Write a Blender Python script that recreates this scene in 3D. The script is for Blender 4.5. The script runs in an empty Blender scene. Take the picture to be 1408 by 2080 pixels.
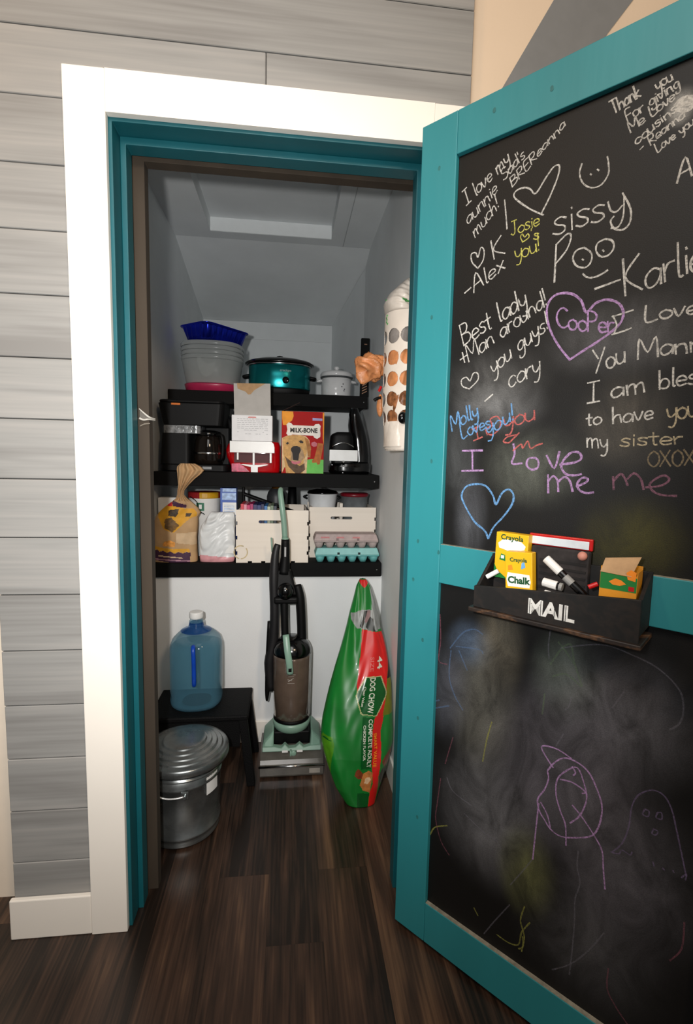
import bpy, math, random
from mathutils import Vector, Matrix

# ---------------------------------------------------------------- camera, world, light, exposure
scn = bpy.context.scene
COL = scn.collection

def lin(c):
    if isinstance(c, str):
        c = [int(c[i:i+2], 16) / 255 for i in (0, 2, 4)]
    return tuple(((v / 12.92) if v <= 0.04045 else ((v + 0.055) / 1.055) ** 2.4) for v in c[:3]) + (1.0,)

CAM_P = Vector((0.42241, -1.28445, 1.28032))
CAM_F, CAM_PITCH, CAM_YAW, CAM_ROLL = 1007.56900, -0.10591, 0.11547, 0.02197
cam_d = bpy.data.cameras.new('camera')
cam = bpy.data.objects.new('camera', cam_d)
COL.objects.link(cam)
fw = Vector((math.sin(CAM_YAW) * math.cos(CAM_PITCH), math.cos(CAM_YAW) * math.cos(CAM_PITCH), math.sin(CAM_PITCH)))
r0 = Vector((math.cos(CAM_YAW), -math.sin(CAM_YAW), 0)); u0 = r0.cross(fw)
rr = math.cos(CAM_ROLL) * r0 + math.sin(CAM_ROLL) * u0
uu = -math.sin(CAM_ROLL) * r0 + math.cos(CAM_ROLL) * u0
cam.matrix_world = Matrix(((rr.x, uu.x, -fw.x, CAM_P.x), (rr.y, uu.y, -fw.y, CAM_P.y), (rr.z, uu.z, -fw.z, CAM_P.z), (0, 0, 0, 1)))
cam_d.sensor_fit = 'HORIZONTAL'; cam_d.sensor_width = 36.0; cam_d.lens = 36.0 * CAM_F / 1408.0
cam_d.clip_start = 0.05; cam_d.clip_end = 60
scn.camera = cam

w = bpy.data.worlds.new('room_world'); scn.world = w; w.use_nodes = True
bg = w.node_tree.nodes['Background']
bg.inputs[0].default_value = lin((0.90, 0.90, 0.90)); bg.inputs[1].default_value = 0.19

def light(name, kind, loc, target, energy, color, **kw):
    l = bpy.data.lights.new(name, kind); l.energy = energy; l.color = color
    for k, v in kw.items(): setattr(l, k, v)
    o = bpy.data.objects.new(name, l); COL.objects.link(o); o.location = loc
    o.rotation_euler = (Vector(target) - Vector(loc)).to_track_quat('-Z', 'Y').to_euler()
    return o
# the camera's own flash, just left of and above the lens
light('flash', 'SPOT', (0.30, -1.27, 1.345), (0.14, 0.6, 1.20), 96, (1.0, 0.985, 0.96), shadow_soft_size=0.022, spot_size=math.radians(108), spot_blend=1.0)
# flash light bounced back from the room's white ceiling above the photographer
light('ceiling_bounce', 'AREA', (0.1, -1.5, 2.7), (0.3, 0.3, 1.0), 18, (1.0, 0.97, 0.93), shape='DISK', size=1.3)
# warm ceiling lamps of the room the photographer stands in
light('ceiling_lamp', 'AREA', (-1.0, -1.1, 2.75), (-0.45, -0.1, 2.1), 9, (1.0, 0.66, 0.38), shape='DISK', size=0.35)
light('ceiling_lamp', 'AREA', (1.3, -2.4, 2.7), (0.9, 0.0, 1.9), 20, (1.0, 0.74, 0.50), shape='DISK', size=0.4)

scn.view_settings.view_transform = 'Standard'; scn.view_settings.look = 'None'
scn.view_settings.exposure = 0.0; scn.view_settings.gamma = 1.0; scn.view_settings.use_curve_mapping = False

# ---------------------------------------------------------------- materials
MATS = {}
def new_mat(name):
    m = bpy.data.materials.new(name); m.use_nodes = True
    return m, m.node_tree.nodes, m.node_tree.links, m.node_tree.nodes['Principled BSDF']

def mat(name, col, rough=0.5, metal=0.0, var=0.06, scale=30.0, bump=0.0, bscale=80.0, coat=0.0, stretch=(1, 1, 1), spec=0.5, rvar=0.0):
    if name in MATS: return MATS[name]
    m, N, L, b = new_mat(name)
    c = lin(col)
    tc = N.new('ShaderNodeTexCoord'); mp = N.new('ShaderNodeMapping'); mp.inputs['Scale'].default_value = stretch
    L.new(tc.outputs['Object'], mp.inputs[0])
    nz = N.new('ShaderNodeTexNoise'); nz.inputs['Scale'].default_value = scale; nz.inputs['Detail'].default_value = 5
    L.new(mp.outputs[0], nz.inputs['Vector'])
    cr = N.new('ShaderNodeValToRGB')
    cr.color_ramp.elements[0].position = 0.3; cr.color_ramp.elements[1].position = 0.7
    cr.color_ramp.elements[0].color = tuple(max(0, v * (1 - var * 2)) for v in c[:3]) + (1,)
    cr.color_ramp.elements[1].color = tuple(min(1, v * (1 + var * 2)) for v in c[:3]) + (1,)
    L.new(nz.outputs[0], cr.inputs[0]); L.new(cr.outputs[0], b.inputs['Base Color'])
    b.inputs['Roughness'].default_value = rough; b.inputs['Metallic'].default_value = metal
    b.inputs['Specular IOR Level'].default_value = spec
    if coat: b.inputs['Coat Weight'].default_value = coat; b.inputs['Coat Roughness'].default_value = 0.08
    if rvar:
        mr = N.new('ShaderNodeMapRange'); mr.inputs[3].default_value = max(0, rough - rvar); mr.inputs[4].default_value = min(1, rough + rvar)
        L.new(nz.outputs[0], mr.inputs[0]); L.new(mr.outputs[0], b.inputs['Roughness'])
    if bump:
        n2 = N.new('ShaderNodeTexNoise'); n2.inputs['Scale'].default_value = bscale; n2.inputs['Detail'].default_value = 4
        L.new(mp.outputs[0], n2.inputs['Vector'])
        bp = N.new('ShaderNodeBump'); bp.inputs['Strength'].default_value = bump; bp.inputs['Distance'].default_value = 0.004
        L.new(n2.outputs[0], bp.inputs['Height']); L.new(bp.outputs[0], b.inputs['Normal'])
    MATS[name] = m
    return m

def film(name, col, opacity=0.4, rough=0.1, tint=None, metal=0.0):
    """thin see-through plastic or glass: tinted transparency mixed with a glossy surface"""
    if name in MATS: return MATS[name]
    m, N, L, b = new_mat(name)
    b.inputs['Base Color'].default_value = lin(col); b.inputs['Roughness'].default_value = rough
    b.inputs['Metallic'].default_value = metal
    tr = N.new('ShaderNodeBsdfTransparent'); tr.inputs[0].default_value = lin(tint or col)
    mx = N.new('ShaderNodeMixShader')
    lw = N.new('ShaderNodeLayerWeight'); lw.inputs[0].default_value = 0.35
    nz = N.new('ShaderNodeTexNoise'); nz.inputs['Scale'].default_value = 12
    tc = N.new('ShaderNodeTexCoord'); L.new(tc.outputs['Object'], nz.inputs['Vector'])
    mr = N.new('ShaderNodeMapRange'); mr.inputs[3].default_value = opacity * 0.85; mr.inputs[4].default_value = opacity * 1.15
    L.new(nz.outputs[0], mr.inputs[0])
    ad = N.new('ShaderNodeMath'); ad.operation = 'ADD'; ad.use_clamp = True
    ml = N.new('ShaderNodeMath'); ml.operation = 'MULTIPLY'; ml.inputs[1].default_value = 0.45
    L.new(lw.outputs['Facing'], ml.inputs[0]); L.new(ml.outputs[0], ad.inputs[0]); L.new(mr.outputs[0], ad.inputs[1])
    L.new(ad.outputs[0], mx.inputs[0]); L.new(tr.outputs[0], mx.inputs[1]); L.new(b.outputs[0], mx.inputs[2])
    L.new(mx.outputs[0], N['Material Output'].inputs['Surface'])
    MATS[name] = m
    return m

def wood(name, dark, mid, light_, axis='X', scale=1.0, rough=0.5, ring=0.5, bump=0.15, fine=1.0, amp=.17):
    """grained wood; the grain runs along axis"""
    m, N, L, b = new_mat(name)
    tc = N.new('ShaderNodeTexCoord'); oi = N.new('ShaderNodeObjectInfo')
    vm = N.new('ShaderNodeVectorMath'); vm.operation = 'MULTIPLY_ADD'
    vm.inputs[1].default_value = (1, 1, 1)
    sc = N.new('ShaderNodeVectorMath'); sc.operation = 'SCALE'; sc.inputs[0].default_value = (7.3, 5.1, 9.7)
    L.new(oi.outputs['Random'], sc.inputs['Scale'])
    L.new(tc.outputs['Object'], vm.inputs[0]); L.new(sc.outputs[0], vm.inputs[2])
    mp = N.new('ShaderNodeMapping')
    s = [9.0 * scale] * 3; s['XYZ'.index(axis)] = 0.9 * scale
    mp.inputs['Scale'].default_value = s
    L.new(vm.outputs[0], mp.inputs[0])
    n1 = N.new('ShaderNodeTexNoise'); n1.inputs['Scale'].default_value = 1.6; n1.inputs['Detail'].default_value = 3; n1.inputs['Distortion'].default_value = 0.6
    L.new(mp.outputs[0], n1.inputs['Vector'])
    wv = N.new('ShaderNodeMath'); wv.operation = 'MULTIPLY'; wv.inputs[1].default_value = 34.0 * ring
    L.new(n1.outputs[0], wv.inputs[0])
    sn = N.new('ShaderNodeMath'); sn.operation = 'SINE'; L.new(wv.outputs[0], sn.inputs[0])
    mp2 = N.new('ShaderNodeMapping'); s2 = [120.0 * scale * fine] * 3; s2['XYZ'.index(axis)] = 3.0 * scale
    mp2.inputs['Scale'].default_value = s2; L.new(vm.outputs[0], mp2.inputs[0])
    n2 = N.new('ShaderNodeTexNoise'); n2.inputs['Scale'].default_value = 1.0; n2.inputs['Detail'].default_value = 4
    L.new(mp2.outputs[0], n2.inputs['Vector'])
    a = N.new('ShaderNodeMath'); a.operation = 'MULTIPLY_ADD'; a.inputs[1].default_value = amp; a.inputs[2].default_value = 0.0
    L.new(sn.outputs[0], a.inputs[0])
    n3 = N.new('ShaderNodeTexNoise'); n3.inputs['Scale'].default_value = 0.7; n3.inputs['Detail'].default_value = 3
    L.new(mp.outputs[0], n3.inputs['Vector'])
    s1 = N.new('ShaderNodeMath'); s1.operation = 'MULTIPLY_ADD'; s1.inputs[1].default_value = 0.55
    L.new(n3.outputs[0], s1.inputs[0]); L.new(a.outputs[0], s1.inputs[2])
    s3 = N.new('ShaderNodeMath'); s3.operation = 'MULTIPLY_ADD'; s3.inputs[1].default_value = 0.45
    L.new(n2.outputs[0], s3.inputs[0]); L.new(s1.outputs[0], s3.inputs[2])
    s4 = N.new('ShaderNodeMath'); s4.operation = 'MULTIPLY_ADD'; s4.inputs[1].default_value = 0.16
    ro = N.new('ShaderNodeMath'); ro.operation = 'SUBTRACT'; ro.inputs[1].default_value = 0.5
    L.new(oi.outputs['Random'], ro.inputs[0]); L.new(ro.outputs[0], s4.inputs[0]); L.new(s3.outputs[0], s4.inputs[2])
    cr = N.new('ShaderNodeValToRGB'); e = cr.color_ramp.elements
    e[0].position = 0.28; e[0].color = lin(dark); e[1].position = 0.72; e[1].color = lin(light_)
    x = e.new(0.5); x.color = lin(mid)
    L.new(s4.outputs[0], cr.inputs[0]); L.new(cr.outputs[0], b.inputs['Base Color'])
    b.inputs['Roughness'].default_value = rough
    bp = N.new('ShaderNodeBump'); bp.inputs['Strength'].default_value = bump; bp.inputs['Distance'].default_value = 0.002
    L.new(s3.outputs[0], bp.inputs['Height']); L.new(bp.outputs[0], b.inputs['Normal'])
    MATS[name] = m
    return m

# ---------------------------------------------------------------- mesh building
class MB:
    def __init__(s):
        s.v = []; s.f = []; s.m = []; s.T = None; s.uv = None
    def _add(s, vs, fs, mi=0):
        o = len(s.v)
        for p in vs:
            p = Vector(p)
            s.v.append(s.T @ p if s.T is not None else p)
        for f in fs:
            s.f.append([o + i for i in f]); s.m.append(mi)
        return s
    def box(s, x0, x1, y0, y1, z0, z1, mi=0):
        vs = [(x, y, z) for x in (x0, x1) for y in (y0, y1) for z in (z0, z1)]
        return s._add(vs, [(0, 1, 3, 2), (4, 6, 7, 5), (0, 4, 5, 1), (2, 3, 7, 6), (0, 2, 6, 4), (1, 5, 7, 3)], mi)
    def hexa(s, vs, mi=0):      # 4 bottom + 4 top, both counter-clockwise from above
        return s._add(vs, [(3, 2, 1, 0), (4, 5, 6, 7), (0, 1, 5, 4), (1, 2, 6, 5), (2, 3, 7, 6), (3, 0, 4, 7)], mi)
    def prism(s, pts, fn, t0, t1, mi=0):   # pts 2D outline; fn(a,b,t)->3D
        n = len(pts)
        vs = [fn(a, b, t0) for a, b in pts] + [fn(a, b, t1) for a, b in pts]
        fs = [list(range(n))[::-1], list(range(n, 2 * n))] + [(i, (i + 1) % n, n + (i + 1) % n, n + i) for i in range(n)]
        return s._add(vs, fs, mi)
    def flat(s, pts, fn, mi=0):
        return s._add([fn(a, b) for a, b in pts], [list(range(len(pts)))], mi)
    def lathe(s, c, prof, n=32, mi=0, sx=1.0, sy=1.0, pw=2.0, rot=0.0, cap=True, wob=None):
        vs = []; fs = []
        for k, (r, z) in enumerate(prof):
            for i in range(n):
                a = 2 * math.pi * i / n
                ca, sa = math.cos(a), math.sin(a)
                q = (abs(ca) ** pw + abs(sa) ** pw) ** (-1 / pw) if pw != 2 else 1
                rad = r * q * (wob(a, k) if wob else 1)
                x, y = rad * ca * sx, rad * sa * sy
                vs.append((c[0] + x * math.cos(rot) - y * math.sin(rot), c[1] + x * math.sin(rot) + y * math.cos(rot), c[2] + z))
        for k in range(len(prof) - 1):
            for i in range(n):
                j = (i + 1) % n
                fs.append((k * n + i, k * n + j, (k + 1) * n + j, (k + 1) * n + i))
        if cap:
            fs.append(tuple(range(n))[::-1]); fs.append(tuple((len(prof) - 1) * n + i for i in range(n)))
        return s._add(vs, fs, mi)
    def tube(s, path, r, n=10, mi=0, sq=1.0, smooth=True):
        P = [Vector(p) for p in path]
        R = r if isinstance(r, (list, tuple)) else [r] * len(P)
        if smooth and len(P) > 2:
            Q = []; S = []
            for i in range(len(P) - 1):
                p0 = P[max(i - 1, 0)]; p1 = P[i]; p2 = P[i + 1]; p3 = P[min(i + 2, len(P) - 1)]
                for t in (0, .25, .5, .75):
                    Q.append(.5 * ((2 * p1) + (-p0 + p2) * t + (2 * p0 - 5 * p1 + 4 * p2 - p3) * t * t + (-p0 + 3 * p1 - 3 * p2 + p3) * t ** 3))
                    S.append(R[i] * (1 - t) + R[i + 1] * t)
            Q.append(P[-1]); S.append(R[-1]); P, R = Q, S
        vs = []; fs = []; up = None
        for i, p in enumerate(P):
            d = (P[min(i + 1, len(P) - 1)] - P[max(i - 1, 0)]).normalized()
            if up is None: up = Vector((0, 1, 0)) if abs(d.y) < .9 else Vector((1, 0, 0))
            a = d.cross(up).normalized(); b = a.cross(d).normalized(); up = b
            for k in range(n):
                t = 2 * math.pi * k / n
                vs.append(p + a * R[i] * math.cos(t) + b * R[i] * sq * math.sin(t))
        for i in range(len(P) - 1):
            for k in range(n):
                j = (k + 1) % n
                fs.append((i * n + k, i * n + j, (i + 1) * n + j, (i + 1) * n + k))
        fs.append(tuple(range(n))[::-1]); fs.append(tuple((len(P) - 1) * n + i for i in range(n)))
        return s._add(vs, fs, mi)
    def ball(s, c, rx, ry, rz, n=20, m=12, mi=0, wob=None):
        prof = []
        vs = []; fs = []
        for k in range(m + 1):
            t = math.pi * k / m - math.pi / 2
            for i in range(n):
                a = 2 * math.pi * i / n
                w_ = wob(a, t) if wob else 1
                vs.append((c[0] + rx * math.cos(t) * math.cos(a) * w_, c[1] + ry * math.cos(t) * math.sin(a) * w_, c[2] + rz * math.sin(t) * w_))
        for k in range(m):
            for i in range(n):
                j = (i + 1) % n
                fs.append((k * n + i, k * n + j, (k + 1) * n + j, (k + 1) * n + i))
        return s._add(vs, fs, mi)
    def grid(s, fn, nu, nv, mfn=None, mi=0):
        vs = [fn(i / nu, j / nv) for j in range(nv + 1) for i in range(nu + 1)]
        o = len(s.v)
        s._add(vs, [])
        for j in range(nv):
            for i in range(nu):
                a = o + j * (nu + 1) + i
                s.f.append([a, a + 1, a + nu + 2, a + nu + 1])
                s.m.append(mfn((i + .5) / nu, (j + .5) / nv) if mfn else mi)
        return s
    def text(s, txt, fn, size=1.0, mi=0, t=0.0, bold=0.0, align='CENTER', sx=1.0):
        cu = bpy.data.curves.new('t', 'FONT'); cu.body = txt; cu.size = size; cu.align_x = align; cu.align_y = 'CENTER'
        cu.offset = bold; cu.resolution_u = 3; cu.extrude = 0
        o = bpy.data.objects.new('t', cu); COL.objects.link(o)
        dg = bpy.context.evaluated_depsgraph_get()
        me = bpy.data.meshes.new_from_object(o.evaluated_get(dg))
        s._add([fn(v.co.x * sx, v.co.y) for v in me.vertices], [list(p.vertices) for p in me.polygons], mi)
        bpy.data.objects.remove(o); bpy.data.curves.remove(cu); bpy.data.meshes.remove(me)
        return s
    def comps(s):
        p = list(range(len(s.v)))
        def f(a):
            while p[a] != a: p[a] = p[p[a]]; a = p[a]
            return a
        for q in s.f:
            for i in q[1:]: p[f(i)] = f(q[0])
        out = {}
        for q, m_ in zip(s.f, s.m): out.setdefault(f(q[0]), []).append((q, m_))
        res = []
        for k in out:
            c = MB(); mp = {}
            for q, m_ in out[k]:
                for i in q:
                    if i not in mp: mp[i] = len(c.v); c.v.append(s.v[i])
                c.f.append([mp[i] for i in q]); c.m.append(m_)
            res.append(c)
        return res
    def split(s, name, mats, parent, **kw):
        for c in s.comps(): o = c.build(name, mats, parent, **kw)
        return o
    def build(s, name, mats, parent=None, smooth=False, bevel=0.0, label=None, sub=0, seg=2, solid=0.0, kind=None):
        if not s.uv:
            used = sorted({i for q in s.f for i in q})
            if len(used) < len(s.v):
                mp = {o_: n_ for n_, o_ in enumerate(used)}
                s.v = [s.v[i] for i in used]; s.f = [[mp[i] for i in q] for q in s.f]
        me = bpy.data.meshes.new(name)
        root = parent
        while root is not None and root.parent is not None: root = root.parent
        off = Vector(root['_o']) if root is not None and '_o' in root else Vector((0, 0, 0))
        base = Vector((0, 0, 0))
        if parent is None and s.v:
            xs = [v.x for v in s.v]; ys = [v.y for v in s.v]; zs = [v.z for v in s.v]
            base = Vector(((min(xs) + max(xs)) / 2, (min(ys) + max(ys)) / 2, min(zs)))
            off = base
        me.from_pydata([tuple(v - off) for v in s.v], [], s.f)
        if not isinstance(mats, (list, tuple)): mats = [mats]
        for m_ in mats: me.materials.append(m_)
        for p, mi in zip(me.polygons, s.m): p.material_index = mi; p.use_smooth = smooth
        if s.uv:
            ul = me.uv_layers.new(name='UVMap')
            for lp in me.loops: ul.data[lp.index].uv = s.uv[lp.vertex_index]
        me.update()
        o = bpy.data.objects.new(name, me); COL.objects.link(o)
        if parent is not None: o.parent = parent
        else: o.location = base; o['_o'] = tuple(base)
        if solid:
            md = o.modifiers.new('solid', 'SOLIDIFY'); md.thickness = solid
        if bevel:
            md = o.modifiers.new('bevel', 'BEVEL'); md.width = bevel; md.segments = seg; md.limit_method = 'ANGLE'; md.angle_limit = math.radians(35)
        if sub:
            md = o.modifiers.new('sub', 'SUBSURF'); md.levels = sub; md.render_levels = sub
        if label: o['label'] = label
        if kind: o['kind'] = kind
        return o

def thing(name, label, cat, loc, group=None):
    o = bpy.data.objects.new(name, None); COL.objects.link(o); o.location = loc; o['_o'] = tuple(loc)
    o.empty_display_size = 0.05
    o['label'] = label; o['category'] = cat
    if group: o['group'] = group
    return o
def tag(o, label, cat, group=None):
    o['label'] = label; o['category'] = cat
    if group: o['group'] = group
    return o
def setting(name, loc=(0, 0, 0), label=None):
    o = bpy.data.objects.new(name, None); COL.objects.link(o); o.location = loc; o['_o'] = tuple(loc); o['kind'] = 'structure'
    o.empty_display_size = 0.05
    if label: o['label'] = label
    return o
def struct(o, label=None):
    o['kind'] = 'structure'
    if label: o['label'] = label
    return o

def pip(x, y, poly):
    c = False; j = len(poly) - 1
    for i in range(len(poly)):
        xi, yi = poly[i]; xj, yj = poly[j]
        if (yi > y) != (yj > y) and x < (xj - xi) * (y - yi) / (yj - yi) + xi: c = not c
        j = i
    return c
rnd = random.Random(11)
def crumple(seed, n=7):
    r = random.Random(seed)
    W = [(r.uniform(2, 9), r.uniform(2, 9), r.uniform(0, 6.28), r.uniform(.3, 1)) for _ in range(n)]
    return lambda u, v: sum(a * math.sin(p * u * 3 + q * v * 3 + ph) for p, q, ph, a in W) / n

# shared materials
M_white = mat('white_paint', 'f4efe6', 0.45, var=0.012, scale=4)
M_closet = mat('closet_wall_paint', 'e0e4e5', 0.85, var=0.02, scale=5, bump=0.12, bscale=160)
M_closet_low = mat('closet_low_wall_paint', 'e6e7e7', 0.6, var=0.012, scale=5, bump=0.08, bscale=160)
M_cream = mat('cream_paint', 'e2cdb4', 0.8, var=0.015, scale=4, bump=0.1, bscale=150)
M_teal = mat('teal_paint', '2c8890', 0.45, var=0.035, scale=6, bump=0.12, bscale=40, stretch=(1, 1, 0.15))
M_tealdark = mat('teal_knot', '2a6f70', 0.5, var=0.1, scale=80)
M_tealworn = mat('teal_worn', '8f8a7c', 0.6, var=0.15, scale=60)
M_jamb = mat('teal_jamb_shaded', '0f5a63', 0.45, var=0.05, scale=6, bump=0.12, bscale=40)  # the door's teal, with the jamb's shade darkened into the colour
M_rough = mat('raw_framing_wood', '3b3126', 0.8, var=0.1, scale=12, stretch=(1, 1, .2))
M_blackwood = mat('black_shelf_paint', '070707', 0.75, spec=0.2, var=0.12, scale=8, bump=0.15, bscale=60, stretch=(.2, 1, 1))
M_ship = wood('grey_washed_pine', '7f7e7c', '90908e', '9e9c99', 'X', 0.8, 0.7, 0.42, 0.10, amp=.10)
M_floor = wood('dark_brown_vinyl_wood', '1c130d', '443126', '6a503c', 'Y', 1.4, 0.38, 0.32, 0.05, amp=.12)
M_blk = mat('black_plastic', '030304', 0.55, spec=0.22, var=0.1, scale=20)
M_blkgloss = mat('black_gloss', '040405', 0.15, var=0.1, scale=20, coat=0.3)
M_chrome = mat('chrome', 'c8c8c8', 0.15, 1.0, var=0.03)
M_text = mat('black_print', '1c1c1c', 0.6, var=0.02)
M_textw = mat('white_print', 'eeeeea', 0.6, var=0.02)
M_plain = mat('white_plastic', 'e8e8e6', 0.35, var=0.02)
M_red = mat('red_print', 'c01818', 0.3, var=0.05, scale=10)

# ---------------------------------------------------------------- structure
H = 2.05; PP = 0.1441; Z0 = 2.2245; XL = -0.29; XR = 0.858; OW = 0.764; WC = 0.0915
# floor of planks running into the closet
fl = setting('floor')
xs = [-1.30 + 0.152 * i for i in range(18)]
for i, x in enumerate(xs):
    y = -2.2 - rnd.uniform(0, 1.1)
    while y < 0.95:
        ln = 1.22; y0, y1 = max(y, -2.2), min(y + ln, 0.95)
        if y1 - y0 > 0.02:
            MB().box(x + .0001, x + .1519, y0 + .0001, y1 - .0001, -0.02, 0).build('plank', M_floor, fl)
        y += ln
MB().box(-1.32, 1.46, -2.2, 0.96, -0.06, -0.0205).build('subfloor', mat('subfloor_dark', '1a1410', 0.9), fl)

# shiplap wall round the closet opening
wf = setting('wall_front', label='grey washed wood plank wall around the closet opening')
def planks(x0, x1, ktop, kbot, zmin=-1, joints=()):
    for k in range(ktop, kbot):
        zt = min(Z0 - k * PP - .0012, 9); zb = max(Z0 - (k + 1) * PP + .0012, zmin)
        if zt - zb < .01: continue
        cut = sorted([x0] + [j for kk, j in joints if kk == k] + [x1])
        for a, b in zip(cut[:-1], cut[1:]):
            MB().box(a + .0008, b - .0008, rnd.uniform(-.0008, .0006), .014, zb, zt).build('plank', M_ship, wf, bevel=0.0015, seg=1)
planks(XL, XR, -4, 1, joints=[(0, .358), (-2, -.05), (-3, .6)])
planks(XL, -.020, 1, 16, zmin=.02)
planks(OW + .020, XR, 1, 16, zmin=.02)
b = MB(); b.box(XL + .001, -.012, .0145, .114, 0, H + .012); b.box(OW + .012, XR, .0145, .114, 0, H + .012); b.box(XL, XR, .0145, .114, H + .012, 2.8)
b.split('wall_core', mat('wall_backing', '4a4a48', .9), wf)

# casing round the opening and the baseboard at its left
struct(MB().box(-WC, 0, -.018, -.001, 0, H + WC).build('trim_1', M_white, bevel=.002), 'white flat casing board left of the closet opening')
struct(MB().box(0.0005, OW - .0005, -.018, -.001, H, H + WC).build('trim_2', M_white), 'white flat casing board above the closet opening')
struct(MB().box(OW, OW + WC, -.018, -.001, 0, H + WC).build('trim_3', M_white, bevel=.002), 'white flat casing board right of the closet opening behind the open door')
struct(MB().box(XL - .006, -WC - .0005, -.015, -.001, 0, .112).build('baseboard_front', M_white, bevel=.003), 'white baseboard under the grey plank wall')
# teal jamb with stop
def arch(b, xi0, xi1, xo0, xo1, y0, y1, zi, zo):
    return b.prism([(xo0, 0), (xo0, zo), (xo1, zo), (xo1, 0), (xi1, 0), (xi1, zi), (xi0, zi), (xi0, 0)], lambda x, z, y: (x, y, z), y0, y1)
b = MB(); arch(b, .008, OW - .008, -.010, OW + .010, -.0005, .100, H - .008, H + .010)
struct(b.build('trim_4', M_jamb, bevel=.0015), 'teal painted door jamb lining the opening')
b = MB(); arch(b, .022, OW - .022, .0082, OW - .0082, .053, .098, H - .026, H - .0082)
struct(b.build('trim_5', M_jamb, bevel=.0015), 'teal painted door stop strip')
b = MB(); arch(b, .047, OW + .002, -.012, OW + .012, .1145, .150, 2.022, 2.1)
struct(b.build('trim_6', M_rough, bevel=.001), 'brown unpainted framing behind the teal jamb')

# closet shell
CXL, CXR, YB, YF = -0.170, 0.838, 1.70, 2.30
struct(MB().box(CXL - .05, CXL, .1505, YF + .05, 0, 2.55).build('wall_left', M_closet), 'pale grey closet side wall left')
struct(MB().box(CXR, CXR + .05, .1505, YB + .05, 0, 2.55).build('wall_right', M_closet), 'pale grey closet side wall right')
struct(MB().box(CXL, CXR, YB, YF, .765, 1.585).build('wall_back', M_closet), 'back wall of the closet behind the shelves, with a deep ledge on top')
struct(MB().box(CXL, CXR, .872, YB, 0, .762).build('wall_low', M_closet_low), 'white low wall under the bottom shelf')
b = MB(); b.box(CXL, CXR, .1505, .156, 2.1, 2.55)
struct(b.build('wall_header', M_closet))
struct(MB().box(CXL, CXR, .862, .8715, 0, .100).build('baseboard_back', M_white, bevel=.003), 'white baseboard on the low back wall')
struct(MB().box(CXR - .010, CXR - .0005, .151, .861, 0, .105).build('baseboard_right', M_white, bevel=.003), 'white baseboard on the right closet wall')
struct(MB().box(CXL, CXR, YF, YF + .05, 1.5855, 2.5).build('wall_far', M_closet), 'far upper back wall above the ledge')
# ceiling with a recessed hatch, then the slope under the stairs
ce = setting('ceiling')
b = MB(); b.box(CXL, .017, .156, 1.47, 2.40, 2.44); b.box(.624, CXR, .156, 1.47, 2.40, 2.44); b.box(.017, .624, 1.39, 1.47, 2.40, 2.44); b.box(.017, .624, .156, .40, 2.40, 2.44)
b.split('ceiling_panel', M_closet, ce)
b = MB(); b.box(.017, .624, .40, 1.39, 2.466, 2.49); b.box(.005, .017, .39, 1.40, 2.44, 2.49); b.box(.624, .636, .39, 1.40, 2.44, 2.49); b.box(.017, .624, 1.39, 1.402, 2.4402, 2.49)
b.split('hatch_recess', M_closet, ce, label='recessed ceiling hatch')
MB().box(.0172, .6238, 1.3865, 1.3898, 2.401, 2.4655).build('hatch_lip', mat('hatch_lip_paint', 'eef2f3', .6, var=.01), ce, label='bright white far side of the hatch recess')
MB().box(.690, .6925, .1565, 1.46, 2.3985, 2.3999).build('seam', mat('tape_seam', 'a5a9aa', .9), ce)
MB().hexa([(CXL, 1.4705, 2.40), (CXR, 1.4705, 2.40), (CXR, YF - .0005, 2.205), (CXL, YF - .0005, 2.205), (CXL, 1.4705, 2.44), (CXR, 1.4705, 2.44), (CXR, YF - .0005, 2.245), (CXL, YF - .0005, 2.245)]).build('sloping_ceiling', M_closet, ce)
MB().box(CXL, .700, YF - .006, YF - .0006, 2.090, 2.204).build('soffit_strip', M_closet, ce)
struct(MB().hexa([(.708, YF - .001, 1.586), (CXR - .0005, 1.62, 1.586), (CXR - .0005, 1.63, 1.586), (CXR - .0005, YF - .001, 1.586), (.708, YF - .001, 2.204), (CXR - .0005, 1.62, 2.359), (CXR - .0005, 1.63, 2.357), (CXR - .0005, YF - .001, 2.204)]).build('wall_corner', M_closet), 'angled back right wall of the closet')

# walls beyond the plank wall
ho = setting('wall_outer_right', label='cream wall with a grey diagonal stripe beyond the door')
MB().box(XR + .0005, 2.6, .02, .10, 0, 2.8).build('wall_panel', M_cream, ho)
b = MB(); b.prism([(.947 - .545, 2.222 - .96), (1.215 - .40, 2.371 - .66 - .96 + .61), (1.215, 2.371), (1.279, 2.458), (1.53, 2.80), (1.36, 2.80), (1.067, 2.433), (.947, 2.222)][2:], lambda a, b_, t: (a, t, b_), .0185, .0198)
b.prism([(.947, 2.222), (.862, 2.07), (.862, 1.60), (1.215, 2.371)], lambda a, b_, t: (a, t, b_), .0185, .0198)
b.split('stripe', mat('grey_stripe_paint', '7d7f80', .7, var=.02), ho, label='grey painted diagonal stripe')
struct(MB().box(-1.35, XL + .03, .125, .20, 0, 2.8).build('wall_outer_left', mat('cream_white_paint', 'efe2d0', .7, var=.01)), 'cream wall left of the plank wall')

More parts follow.
